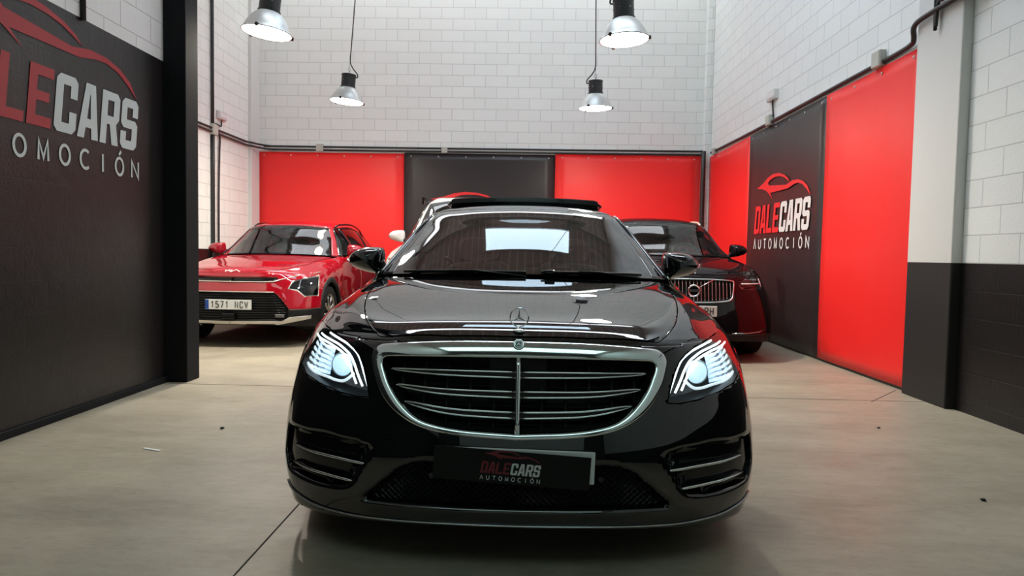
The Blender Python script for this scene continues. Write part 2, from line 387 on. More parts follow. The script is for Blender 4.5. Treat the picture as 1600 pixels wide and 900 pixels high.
# columns
st('trim_10', B((-5.0, 12.18, 0), (-4.90, 12.56, ZC), .012), 'pillar_paint')           # left back corner column
st('trim_11', B((3.12, 12.40, 0), (3.24, 12.56, ZC), .012), 'wb_back')
st('wall_right_pillar', B((3.165, 5.20, 0), (3.3, 5.80, ZC), .012), 'pillar_paint')
b = bmesh.new(); box(b, (-2.985, 5.585, 0), (-2.785, 5.80, ZC), .008)
st('pillar_1', b, 'steelblack')
# skirting of the painted logo wall
o = st('baseboard_left', B((-2.967, -6.2, 0), (-2.945, 5.585, .05), .006), 'steelblack')
# floor joints
def joint(a, b_, wd=.006):
    a = Vector((*a, 0)); b_ = Vector((*b_, 0)); d = (b_-a).normalized(); n = Vector((-d.y, d.x, 0))*wd/2
    bm = bmesh.new(); v = [a+n, a-n, b_-n, b_+n]
    lo = [bm.verts.new((p.x, p.y, -.001)) for p in v]; hi = [bm.verts.new((p.x, p.y, .0012)) for p in v]
    bm.faces.new(hi); [bm.faces.new((lo[i], lo[(i+1) % 4], hi[(i+1) % 4], hi[i])) for i in range(4)]; return bm
for k, (a, c, wd) in enumerate((((-.976, -1.5), (-.976, 5.53), .007), ((-2.9, 5.53), (3.16, 5.45), .006), ((2.72, 5.40), (3.19, 5.92), .006), ((-4.9, 9.5), (3.2, 9.5), .006))):
    st('trim_%d' % (12+k), joint(a, c, wd), 'joint')

# banners ----------------------------------------------------------
def banner(wall, a0, a1, top, m, label, lg=False):
    """wall: 'back' (spans x) or 'right' (spans y)"""
    root = empty('banner', ((a0+a1)/2, 12.545, .03) if wall == 'back' else (3.222, (a0+a1)/2, .03), label, 'banner', 'vinyl banners around the back of the hall')
    root.rotation_euler = (0, 0, 0 if wall == 'back' else -PI/2)
    hw = abs(a1-a0)/2; nx, nz = 14, 24; bm = bmesh.new()
    def f(u, v): return .004*math.sin(u*5.1+v*2)+.003*math.sin(v*7+u*11)+.003*math.sin(u*23)*(v**3)
    g = [[bm.verts.new((-hw+2*hw*i/nx, -.004-f(i/nx, j/nz), (top-.03)*j/nz)) for i in range(nx+1)] for j in range(nz+1)]
    for j in range(nz):
        for i in range(nx): bm.faces.new((g[j][i], g[j][i+1], g[j+1][i+1], g[j+1][i]))
    o = obj('vinyl_sheet', bm, m, root, smooth=True)
    md = o.modifiers.new('s', 'SOLIDIFY'); md.thickness = .002
    for i in range(max(3, int(hw*2/.5)+1)):
        n = max(3, int(hw*2/.5)+1); b = bmesh.new(); lathe(b, [(.013, -.016), (.013, -.012), (.004, -.011)], 12, 'Y'); 
        o = obj('eyelet', b, 'silver', root, smooth=True); o.location = (-hw+.12+(2*hw-.24)*i/(n-1), 0, top-.03-.06)
    if lg:
        e = empty('printed_logo', (-.95, -.016, 1.445-.03), parent=root); logo(e, 1.93, 'logo_red', 'logo_white')
    return root
banner('back', -4.93, -2.25, 2.885, 'banner_red', 'red vinyl banner on the back wall above the red car')
banner('back', -2.25, .487, 2.90, 'banner_black', 'black vinyl banner with a red car outline on the back wall', True)
banner('back', .487, 3.10, 2.915, 'banner_red', 'red vinyl banner on the back wall above the dark car with a slatted chrome grille')
banner('right', 12.38, 10.15, 2.875, 'banner_red', 'narrow-looking red vinyl banner on the right wall next to the back corner')
banner('right', 10.15, 7.60, 2.875, 'banner_black', 'black vinyl banner with red and white lettering on the right wall', True)
banner('right', 7.60, 5.80, 2.875, 'banner_red', 'large red vinyl banner on the right wall beside the white pillar')
# painted logo on the partition
e = empty('painted_logo', (-2.962, 3.335, 1.832), 'large painted logo with red and white lettering on the black left wall', 'logo', rot=(0, 0, PI/2))
logo(e, 1.885, 'logo_red_wall', 'logo_white_wall', .001)

# conduits, boxes --------------------------------------------------
def conduit(pts, r, label, n=6, group=None, cat='conduit'):
    return tag(obj('conduit', tube(spline(pts, n), r, 8), 'pipe', smooth=True), label, cat, 'black conduits and cables on the walls')
conduit([(-4.93, 5.7, 2.985), (-4.93, 11.0, 2.985), (-4.93, 12.0, 2.985), (-4.87, 12.16, 2.985), (-4.84, 12.3, 2.985), (-4.70, 12.50, 2.985), (-4.4, 12.53, 2.985), (0, 12.53, 2.99), (3.0, 12.53, 3.0), (3.09, 12.50, 3.0)], .017, 'upper black conduit running along the left wall and the back wall')
conduit([(-4.93, 5.7, 2.925), (-4.93, 11.0, 2.925), (-4.93, 12.0, 2.925), (-4.865, 12.16, 2.925), (-4.83, 12.3, 2.925), (-4.70, 12.50, 2.925), (-4.4, 12.53, 2.925), (-1.5, 12.53, 2.93), (3.0, 12.53, 2.94), (3.09, 12.50, 2.94)], .017, 'lower black conduit running along the left wall and the back wall')
conduit([(-4.93, 10.74, 3.05), (-4.93, 10.74, 6.95)], .025, 'vertical black conduit rising above the junction box on the left wall')
conduit([(-4.93, 10.74, 2.88), (-4.93, 10.74, .02)], .032, 'thick vertical black conduit going down below the junction box on the left wall')
conduit([(-4.93, 10.86, 2.96), (-4.93, 10.94, 2.95), (-4.93, 10.99, 2.85), (-4.93, 10.97, 2.6), (-4.93, 10.94, 1.8), (-4.93, 10.94, .02)], .016, 'thin vertical black cable beside the thick conduit on the left wall')
conduit([(3.10, 12.36, 2.98), (3.10, 12.36, 0.02)], .042, 'thick black vertical pipe in the back right corner')
conduit([(3.215, 12.3, 2.945), (3.215, 10, 2.92), (3.215, 7, 2.92), (3.215, 6.25, 2.92), (3.20, 5.95, 2.925), (3.17, 5.86, 2.95), (3.135, 5.80, 3.02), (3.13, 5.66, 3.05), (3.13, 5.2, 3.05), (3.14, 5.1, 3.05), (3.20, 5.04, 3.05), (3.21, 4.8, 3.05), (3.21, 1, 3.05)], .022, 'thick black conduit along the top of the right wall banners')
conduit([(3.215, 1, 3.10), (3.21, 4.8, 3.10), (3.18, 5.05, 3.10), (3.135, 5.22, 3.10), (3.13, 5.38, 3.10), (3.13, 5.46, 3.12), (3.13, 5.50, 3.2), (3.13, 5.50, 6.95)], .014, 'thin black cable bending upwards on the right pillar')
conduit([(-2.952, 4.56, 2.60), (-2.952, 4.56, 6.95)], .018, 'black conduit on the white blocks above the painted logo')
def jbox(loc, s, label, rot=0):
    b = bmesh.new(); box(b, (-s, -.03, -s), (s, .03, s), .008); box(b, (-s*.9, -.036, -s*.9), (s*.9, -.028, s*.9), .003)
    o = obj('junction_box', b, 'box', smooth=False); o.location = loc; o.rotation_euler = (0, 0, rot); tag(o, label, 'junction box', 'beige junction boxes along the conduits')
jbox((-3.79, 12.53, 2.97), .065, 'beige junction box above the left red banner on the back wall')
jbox((-1.52, 12.53, 2.955), .055, 'beige junction box above the black banner on the back wall')
jbox((-4.93, 10.78, 2.965), .085, 'beige junction box on the left wall where the vertical conduits meet', PI/2)
jbox((3.205, 9.35, 2.945), .07, 'beige junction box below the emergency light on the right wall', -PI/2)
jbox((3.205, 6.50, 2.955), .075, 'beige junction box above the large red banner on the right wall', -PI/2)
jbox((3.205, 12.05, 2.93), .055, 'small beige junction box at the back end of the right wall', -PI/2)
def elight(loc, rot, label, cable):
    root = empty('emergency_light', loc, label, 'emergency light', 'emergency lights on the side walls', rot=(0, 0, rot))
    obj('housing', B((-.15, -.055, -.065), (.15, 0, .065), .012), 'lightbox', root)
    obj('diffuser', B((-.125, -.062, -.035), (.125, -.054, .035), .003), 'logo_white', root)
    obj('cable', tube(spline(cable, 6), .011, 8), 'pipe', root, smooth=True)
elight((-4.96, 11.07, 3.235), PI/2, 'small white emergency light on the left wall', [(0, -.02, -.06), (0, -.02, -.14), (-.03, -.02, -.17), (-.2, -.02, -.16), (-.25, -.02, -.19)])
elight((3.24, 9.30, 3.26), -PI/2, 'small white emergency light on the right wall above the black banner', [(0, -.02, -.06), (.01, -.02, -.15), (.04, -.02, -.28)])

bm = bmesh.new(); box(bm, (-.058, -.009, 0), (.058, .009, .004), .0015)
o = obj('paper_scrap', bm, 'logo_white', None); o.location = (-2.04, 3.69, .0005); o.rotation_euler = (0, 0, -.35); tag(o, 'thin white scrap lying on the floor left of the black saloon', 'scrap')
for x_, y_, s_ in ((-1.86, 4.16, .012), (2.15, 3.2, .012), (2.35, 4.55, .010)):
    bm = bmesh.new(); bmesh.ops.create_icosphere(bm, subdivisions=2, radius=s_)
    for v in bm.verts: v.co.z = v.co.z*.5+s_*.5; v.co.x *= 1+.3*math.sin(v.co.y*300)
    o = obj('pebble', bm, 'rubber', None, smooth=True); o.location = (x_, y_, 0)
    tag(o, 'small dark pebble on the floor left of the black saloon' if x_ < 0 else ('small dark pebble on the right side of the floor, nearer the camera' if y_ < 4 else 'small dark pebble on the right side of the floor, farther from the camera'), 'pebble', 'dark pebbles on the concrete')

# high-bay lamps ---------------------------------------------------
def lamp(x, y, z, tilt, rz, label):
    root = empty('high_bay_lamp', (x, y, z), label, 'lamp', group='pendant high-bay lamps', rot=(tilt[0], tilt[1], 0))
    b = bmesh.new()
    prof = [(.242, 0), (.240, .012), (.228, .03), (.205, .085), (.175, .135), (.140, .178), (.108, .205), (.096, .213)]
    prof = [(p.x, p.z) for p in spline([(a, 0, c) for a, c in prof], 3)]
    rings = []
    for r, h in prof:
        rings.append([b.verts.new((r*(1+.006*math.cos(k*PI))*math.cos(2*PI*k/120), r*(1+.006*math.cos(k*PI))*math.sin(2*PI*k/120), h)) for k in range(120)])
    for A, D in zip(rings, rings[1:]):
        for k in range(120): b.faces.new((A[k], A[(k+1) % 120], D[(k+1) % 120], D[k]))
    o = obj('reflector_bell', b, 'bell', root, smooth=True); md = o.modifiers.new('s', 'SOLIDIFY'); md.thickness = .003
    b = bmesh.new(); lathe(b, [(.02, -.006), (.15, -.004), (.236, .002), (.236, .008), (.02, .008)], 64); obj('glass_cover', b, 'lampglass', root, smooth=False)
    b = bmesh.new(); sweep(b, [(.245*math.cos(a*PI/32), .245*math.sin(a*PI/32), .003) for a in range(64)], .006, 8, closed=True); obj('rim_ring', b, 'darkchrome', root, smooth=True)
    b = bmesh.new(); lathe(b, [(.07, .20), (.112, .205), (.112, .222), (.103, .225), (.103, .38), (.107, .383), (.107, .40), (.09, .405), (.01, .41)], 40); obj('ballast_housing', b, 'ballast', root, smooth=True, angle=.6)
    for k in range(6):
        a = k*PI/3; c = Vector((.104*math.cos(a), .104*math.sin(a), .30)); b = bmesh.new(); bmesh.ops.create_uvsphere(b, u_segments=8, v_segments=6, radius=.006); bmesh.ops.translate(b, verts=b.verts, vec=c); obj('screw', b, 'darkchrome', root, smooth=True)
    for k in range(3):
        a = rz+k*2*PI/3; b = bmesh.new(); box(b, (.236, -.012, -.012), (.262, .012, .022), .003); box(b, (.225, -.008, -.010), (.245, .008, -.004)); sweep(b, [(.252, -.02, .004), (.252, .02, .004)], .007, 8)
        o = obj('clip', b, 'gloss', root); o.rotation_euler = (0, 0, a)
    b = bmesh.new(); sweep(b, spline([(.0, 0, .40), (0, 0, .46)], 2), .008, 8); sweep(b, [(.02*math.cos(t*PI/8), 0, .475+.02*math.sin(t*PI/8)) for t in range(16)], .004, 6, closed=True); obj('hanging_eye', b, 'darkchrome', root, smooth=True)
    s = 1 if x < 0 else -1
    b = bmesh.new(); sweep(b, [(0, 0, .48), (0, 0, ZC-z)], .0025, 6); o = obj('suspension_wire', b, 'darkchrome', root, smooth=True)
    b = bmesh.new(); sweep(b, spline([(s*.095, 0, .36), (s*.13, 0, .37), (s*.12, 0, .42), (s*.05, 0, .50), (s*.004, 0, .60), (0, .008, .80), (0, .008, 1.4), (0, .008, ZC-z)], 6), .009, 8); obj('power_cable', b, 'pipe', root, smooth=True)
    ld = bpy.data.lights.new('lamp_bulb', 'SPOT'); ld.energy = LAMP_SPOT; ld.color = (1, .90, .75); ld.spot_size = math.radians(174); ld.spot_blend = .9; ld.shadow_soft_size = .10
    lo = bpy.data.objects.new('lamp_bulb', ld); C.objects.link(lo); lo.parent = root; lo.location = (0, 0, -.02)
    return root
# glass centres, from the photograph: rows 7.0 m and 10.3 m away
lamp(-2.66, 7.0, 3.285, (-.03, .10), .5, 'high-bay lamp hanging nearer the camera on the left, cut by the top edge')
lamp(.935, 7.0, 3.255, (-.02, -.05), 1.9, 'high-bay lamp hanging nearer the camera on the right, cut by the top edge')
lamp(-2.715, 10.3, 3.32, (-.02, .07), .4, 'smaller-looking high-bay lamp on a long cable near the back wall, left of the two')
lamp(.975, 10.3, 3.27, (.02, -.02), .0, 'smaller-looking high-bay lamp on a long cable near the back wall, right of the two')

# ------------------------------------------------------------------ car body surfaces (half control nets, metres)
# merc front shell control rows (half, x>=0), local coords
MF=[
[(0,0,0.18),(0.3,0.015,0.178),(0.52,0.06,0.17),(0.7,0.14,0.16),(0.82,0.25,0.148),(0.885,0.36,0.138),(0.915,0.45,0.13),(0.925,0.54,0.13)],
[(0,-0.012,0.25),(0.3,0.003,0.25),(0.53,0.048,0.25),(0.715,0.13,0.25),(0.84,0.24,0.25),(0.905,0.35,0.25),(0.935,0.44,0.25),(0.94,0.505,0.25)],
[(0,-0.012,0.33),(0.3,0.003,0.33),(0.53,0.048,0.33),(0.72,0.132,0.33),(0.845,0.24,0.33),(0.91,0.35,0.33),(0.94,0.44,0.33),(0.945,0.485,0.33)],
[(0,-0.005,0.42),(0.3,0.01,0.42),(0.53,0.055,0.42),(0.715,0.14,0.42),(0.84,0.25,0.42),(0.905,0.36,0.42),(0.94,0.45,0.42),(0.948,0.487,0.42)],
[(0,0.015,0.5),(0.3,0.028,0.5),(0.53,0.075,0.5),(0.71,0.16,0.5),(0.835,0.27,0.5),(0.9,0.385,0.5),(0.931,0.46,0.5),(0.944,0.51,0.5)],
[(0,0.045,0.58),(0.3,0.055,0.58),(0.53,0.105,0.58),(0.7,0.185,0.58),(0.825,0.295,0.58),(0.893,0.41,0.58),(0.926,0.5,0.58),(0.942,0.56,0.58)],
[(0,0.075,0.66),(0.3,0.085,0.66),(0.53,0.135,0.66),(0.7,0.22,0.66),(0.815,0.33,0.66),(0.882,0.45,0.66),(0.926,0.58,0.66),(0.944,0.64,0.655)],
[(0,0.1,0.735),(0.3,0.112,0.735),(0.53,0.165,0.73),(0.69,0.26,0.73),(0.8,0.385,0.73),(0.872,0.53,0.727),(0.922,0.68,0.722),(0.945,0.74,0.718)],
[(0,0.135,0.8),(0.3,0.147,0.796),(0.53,0.2,0.787),(0.68,0.32,0.785),(0.78,0.46,0.787),(0.858,0.62,0.79),(0.922,0.76,0.765),(0.946,0.85,0.738)],
[(0,0.175,0.829),(0.3,0.1857,0.825),(0.5233,0.2433,0.816),(0.6733,0.38,0.8163),(0.7733,0.5333,0.8157),(0.856,0.7,0.818),(0.9233,0.84,0.7817),(0.946,0.93,0.7307)],
[(0,0.225,0.851),(0.3,0.235,0.847),(0.5273,0.2979,0.838),(0.67,0.4393,0.8422),(0.7722,0.5993,0.8402),(0.8572,0.7693,0.8393),(0.9247,0.9056,0.7922),(0.946,0.9883,0.7204)],
[(0,0.3,0.869),(0.3,0.31,0.865),(0.5244,0.3661,0.856),(0.67,0.5005,0.8628),(0.7685,0.6605,0.8597),(0.8569,0.8249,0.8521),(0.9256,0.9627,0.7969),(0.946,1.0315,0.7023)],
[(0,0.42,0.891),(0.3,0.43,0.887),(0.5228,0.4744,0.878),(0.67,0.596,0.8861),(0.7664,0.7504,0.8812),(0.8549,0.8992,0.8642),(0.9266,1.0308,0.7972),(0.946,1.0852,0.669)],
[(0,0.6,0.919),(0.3,0.61,0.915),(0.53,0.64,0.906),(0.67,0.74,0.912),(0.77,0.88,0.905),(0.852,1,0.875),(0.928,1.11,0.79),(0.946,1.15,0.615)],
[(0,0.85,0.9505),(0.3,0.8517,0.9465),(0.5383,0.8733,0.9375),(0.6783,0.94,0.9337),(0.7783,1.03,0.9233),(0.857,1.1167,0.8875),(0.9305,1.185,0.79),(0.946,1.2125,0.5192)],
[(0,1.12,0.976),(0.3,1.12,0.972),(0.5488,1.14,0.963),(0.6976,1.1824,0.9556),(0.7888,1.2272,0.9411),(0.8642,1.272,0.8988),(0.9345,1.288,0.7812),(0.946,1.2558,0.3592)],
[(0,1.34,0.991),(0.3,1.36,0.987),(0.56,1.4,0.978),(0.72,1.42,0.972),(0.8,1.42,0.953),(0.87,1.42,0.905),(0.937,1.42,0.78),(0.94,1.42,0.19)],
]
# merc top: windshield, roof, rear glass
MT=[
[(0,1.34,1.005),(.3,1.37,1.003),(.55,1.46,.995),(.74,1.61,.985),(.83,1.70,.98)],
[(0,1.575,1.147),(.29,1.605,1.143),(.53,1.685,1.130),(.69,1.80,1.112),(.765,1.895,1.10)],
[(0,1.845,1.283),(.275,1.865,1.278),(.50,1.935,1.262),(.632,2.03,1.242),(.695,2.095,1.228)],
[(0,2.12,1.398),(.26,2.135,1.393),(.45,2.18,1.381),(.552,2.235,1.374),(.612,2.29,1.352)],
[(0,2.50,1.452),(.26,2.51,1.447),(.46,2.54,1.431),(.565,2.58,1.405),(.622,2.62,1.374)],
[(0,3.2,1.485),(.27,3.2,1.48),(.47,3.2,1.46),(.59,3.2,1.43),(.64,3.2,1.392)],
[(0,3.75,1.467),(.27,3.75,1.46),(.46,3.75,1.44),(.58,3.75,1.405),(.63,3.75,1.365)],
[(0,4.15,1.40),(.26,4.15,1.395),(.44,4.15,1.375),(.56,4.15,1.34),(.62,4.15,1.30)],
[(0,4.78,1.12),(.28,4.77,1.12),(.50,4.73,1.115),(.66,4.66,1.10),(.76,4.6,1.07)],
]
def cr(p0,p1,p2,p3,t):
    t2=t*t;t3=t2*t
    return .5*((2*p1)+(-p0+p2)*t+(2*p0-5*p1+4*p2-p3)*t2+(-p0+3*p1-3*p2+p3)*t3)
def crs(P,n,mirror=False):
    # P (k,...) -> dense along axis0, n subs per span
    P=np.asarray(P,float)
    if mirror: a=P[1].copy();a[...,0]*=-1
    else: a=2*P[0]-P[1]
    b=2*P[-1]-P[-2]
    Q=np.concatenate([a[None],P,b[None]])
    out=[]
    for i in range(len(P)-1):
        for k in range(n): out.append(cr(Q[i],Q[i+1],Q[i+2],Q[i+3],k/n))
    out.append(P[-1]);return np.array(out)
def patch(R,nr,nc):
    R=np.array(R,float) # rows,cols,3
    D=crs(R,nr)
    # mirror on columns
    C=np.swapaxes(D,0,1)
    C=crs(C,nc,mirror=True)
    return np.swapaxes(C,0,1)
def lut(tab):
    xs, ys = zip(*tab); return lambda v: np.interp(v, xs, ys)
ID = [(-9, -9), (9, 9)]
def inpoly(x, z, P):
    c = False; n = len(P); j = n-1
    for i in range(n):
        a, b = P[i], P[j]
        if (a[1] > z) != (b[1] > z) and x < (b[0]-a[0])*(z-a[1])/(b[1]-a[1])+a[0]: c = not c
        j = i
    return c
def sdist(x, z, P):
    """signed distance (positive inside)"""
    best = 9
    for i in range(len(P)):
        ax, az = P[i-1]; bx, bz = P[i]; dx, dz = bx-ax, bz-az
        t = max(0, min(1, ((x-ax)*dx+(z-az)*dz)/(dx*dx+dz*dz+1e-12)))
        best = min(best, math.hypot(x-ax-t*dx, z-az-t*dz))
    return best if inpoly(x, z, P) else -best
def smooth01(t): t = max(0, min(1, t)); return t*t*(3-2*t)
def mirror_poly(P): return [(-a, b) for a, b in P][::-1]
def grid_bm(G, keep=None):
    bm = bmesh.new(); R, K = G.shape[:2]
    v = [[bm.verts.new(G[i, j]) for j in range(K)] for i in range(R)]
    for i in range(R-1):
        for j in range(K-1):
            if keep is None or keep(i, j): bm.faces.new((v[i][j], v[i][j+1], v[i+1][j+1], v[i+1][j]))
    bmesh.ops.delete(bm, geom=[x for x in bm.verts if not x.link_faces], context='VERTS')
    return bm
def full(G):
    Mi = G[:, 1:][:, ::-1].copy(); Mi[..., 0] *= -1
    return np.concatenate([Mi, G], axis=1)
def cut(bm, P, ax=(0, 2), filt=None, closed=True):
    """split the faces along the edges of polygon P seen along the third axis"""
    third = ({0, 1, 2}-set(ax)).pop()
    for i in range(0 if closed else 1, len(P)):
        a, b = P[i-1], P[i]; d = (b[0]-a[0], b[1]-a[1]); no = [0, 0, 0]; no[ax[0]] = -d[1]; no[ax[1]] = d[0]
        co = [0, 0, 0]; co[ax[0]] = a[0]; co[ax[1]] = a[1]
        lo = [min(a[k], b[k])-.001 for k in (0, 1)]; hi = [max(a[k], b[k])+.001 for k in (0, 1)]
        fs = []
        for f in bm.faces:
            us = [v.co[ax[0]] for v in f.verts]; ws = [v.co[ax[1]] for v in f.verts]
            if max(us) < lo[0] or min(us) > hi[0] or max(ws) < lo[1] or min(ws) > hi[1]: continue
            if filt and not filt(f.calc_center_median()): continue
            fs.append(f)
        if not fs: continue
        g = list({*fs, *[e for f in fs for e in f.edges], *[v for f in fs for v in f.verts]})
        bmesh.ops.bisect_plane(bm, geom=g, plane_co=co, plane_no=no, dist=1e-5)
class Body:
    """a dense body skin that can be carved and split into panels which keep the smooth shading of the whole"""
    def __init__(s, bm, root):
        s.bm = bm; s.root = root; bmesh.ops.recalc_face_normals(bm, faces=bm.faces); bm.normal_update(); s.bvh = BVHTree.FromBMesh(bm)
    def y(s, x, z):
        h = s.bvh.ray_cast(Vector((x, -2, z)), Vector((0, 1, 0))); return h[0].y if h[0] else None
    def P(s, x, z, off=0):
        h = s.bvh.ray_cast(Vector((x, -2, z)), Vector((0, 1, 0)))
        if not h[0]:
            h = s.bvh.find_nearest(Vector((x, .5, z))); 
        n = h[1] if h[1].y < 0 else -h[1]
        return h[0]+n*off
    def T(s, x, y, off=0):
        h = s.bvh.ray_cast(Vector((x, y, 3)), Vector((0, 0, -1)))
        if not h[0]: h = s.bvh.find_nearest(Vector((x, y, 1)))
        return h[0]+Vector((0, 0, off))
    def Sd(s, sg, y, z, off=0):
        h = s.bvh.ray_cast(Vector((3*sg, y, z)), Vector((-sg, 0, 0)))
        if not h[0]: h = s.bvh.find_nearest(Vector((.95*sg, y, z)))
        return h[0]+Vector((sg*off, 0, 0))
    def recess(s, P, depth, wd, filt=None, dirn=(0, 1, 0)):
        d = Vector(dirn)
        for v in s.bm.verts:
            if filt and not filt(v.co): continue
            q = sdist(abs(v.co.x), v.co.z, P)
            if q > 0: v.co += d*depth*smooth01(q/wd)
        s.bm.normal_update()
    def cut(s, P, ax=(0, 2), filt=None, both=True):
        cut(s.bm, P, ax, filt)
        if both and ax[0] == 0: cut(s.bm, mirror_poly(P), ax, filt)
    def split(s, classify, mats):
        s.bm.normal_update(); s.bm.faces.ensure_lookup_table()
        groups = {}
        for f in s.bm.faces:
            k = classify(f.calc_center_median())
            if k: groups.setdefault(k, []).append(f)
        res = {}
        for k, fs in groups.items():
            nb = bmesh.new(); vm = {}; nr = []
            for f in fs:
                for v in f.verts:
                    if v not in vm: vm[v] = nb.verts.new(v.co); nr.append(v.normal.copy())
                try: nb.faces.new([vm[v] for v in f.verts])
                except ValueError: pass
            me = bpy.data.meshes.new(k[0]); nb.to_mesh(me); nb.free()
            for p in me.polygons: p.use_smooth = True
            me.normals_split_custom_set_from_vertices([tuple(n) for n in nr])
            o = link(k[0], me, mats.get(k[0], s.paint), s.root)
            if k[0] not in ('lens',): 
                md = o.modifiers.new('t', 'SOLIDIFY'); md.thickness = .003; md.offset = -1; md.use_rim = True
            res[k] = o
        s.bm.free(); return res
def seam(body, pts, r=.0022, kind='T', name='panel_gap', off=0, m='seam', n=6):
    P = [body.T(*p, off=off) if kind == 'T' else body.P(*p, off=off) for p in pts]
    return tube(P, r, n)
def loft_outline(outs, cap0=True, cap1=True):
    """outs: list of closed outlines (list of 3D points, same count)"""
    bm = bmesh.new(); R = [[bm.verts.new(p) for p in o] for o in outs]; n = len(R[0])
    for A, D in zip(R, R[1:]):
        for k in range(n): bm.faces.new((A[k], A[(k+1) % n], D[(k+1) % n], D[k]))
    if cap0: bm.faces.new(R[0][::-1])
    if cap1: bm.faces.new(R[-1])
    bmesh.ops.recalc_face_normals(bm, faces=bm.faces); return bm
def mirror(root, sg, loc, s, paintm, chrome=True, orange=False):
    """door mirror: shell, glass, arm, indicator; outline in xz grows inboard to outboard"""
    e = empty('door_mirror', loc, parent=root)
    out = [(-.098, -.080), (-.108, 0), (-.098, .068), (-.06, .080), (0, .078), (.055, .066), (.095, .038), (.112, .0), (.092, -.038), (.04, -.062), (-.03, -.080)]
    P = spline([(a, 0, b) for a, b in out], 4, closed=True)
    def ring(k, y, dz=0, dx=0): return [Vector((sg*(p.x*k+dx)*s, y*s, (p.z*k+dz)*s)) for p in P]
    bm = loft_outline([ring(.02, -.105), ring(.30, -.101, .002), ring(.55, -.088, .003), ring(.76, -.066, .003), ring(.92, -.030), ring(.99, .01), ring(1, .045), ring(.95, .06)])
    obj('mirror_housing', bm, paintm, e, smooth=True)
    obj('mirror_glass', loft_outline([ring(.88, .058), ring(.88, .063)]), 'mirrorglass', e)
    bm = bmesh.new(); sweep(bm, [Vector((sg*x*s, y*s, z*s)) for x, y, z in ((-.09, 0, -.05), (-.13, .01, -.075), (-.20, .02, -.085))], [.032*s, .026*s, .030*s], 12, flat=.7); obj('mirror_arm', bm, 'gloss', e, smooth=True)
    bm = bmesh.new(); sweep(bm, [Vector((sg*x*s, y*s, z*s)) for x, y, z in spline([(-.03, -.086, -.026), (.03, -.082, -.022), (.08, -.058, -.014), (.112, -.012, -.002), (.118, .02, .005)], 5)], .006*s, 8); obj('turn_signal', bm, 'darkchrome', e, smooth=True)
    return e
def wheel(root, x, y, z, r, rw, sg, spokes=10, tm='rubber', am='alloy'):
    e = empty('wheel', (x, y, z), parent=root)
    hw = .115
    prof = [(rw, -hw+.01), (r-.03, -hw), (r-.008, -hw+.015), (r, -hw+.04), (r, hw-.04), (r-.008, hw-.015), (r-.03, hw), (rw, hw-.01)]
    b = bmesh.new(); lathe(b, prof, 64, 'X')
    for f in [f for f in b.faces if len(f.verts) > 8]: b.faces.remove(f)
    obj('tire', b, tm, e, smooth=True)
    b = bmesh.new(); lathe(b, [(rw, hw-.01), (rw-.012, hw-.012), (rw-.022, hw-.04), (rw-.03, -hw+.02), (rw, -hw+.01)], 48, 'X')
    for f in [f for f in b.faces if len(f.verts) > 8]: b.faces.remove(f)
    if sg < 0: bmesh.ops.scale(b, vec=(-1, 1, 1), verts=b.verts)
    obj('rim_barrel', b, am, e, smooth=True)
    for k in range(spokes):
        a = 2*PI*k/spokes; b = bmesh.new(); t = .013
        P = [(sg*(hw-.035), .045, .0), (sg*(hw-.02), rw*.6, .0), (sg*(hw-.022), rw-.018, .0)]
        sweep(b, P, [.020, .013, .017], 8, flat=.8)
        bmesh.ops.rotate(b, verts=b.verts, cent=(0, 0, 0), matrix=Matrix.Rotation(a, 3, 'X')); obj('spoke', b, am, e, smooth=True)
    b = bmesh.new(); lathe(b, [(.0551, sg*(hw-.05)), (.052, sg*(hw-.03)), (.03, sg*(hw-.02)), (.005, sg*(hw-.018))], 24, 'X'); obj('hub_cap', b, 'gloss', e, smooth=True)
    b = bmesh.new(); lathe(b, [(.165, -.012), (.165, .012), (.05, .012)], 40, 'X'); obj('brake_disc', b, 'darkchrome', e, smooth=True)
    return e
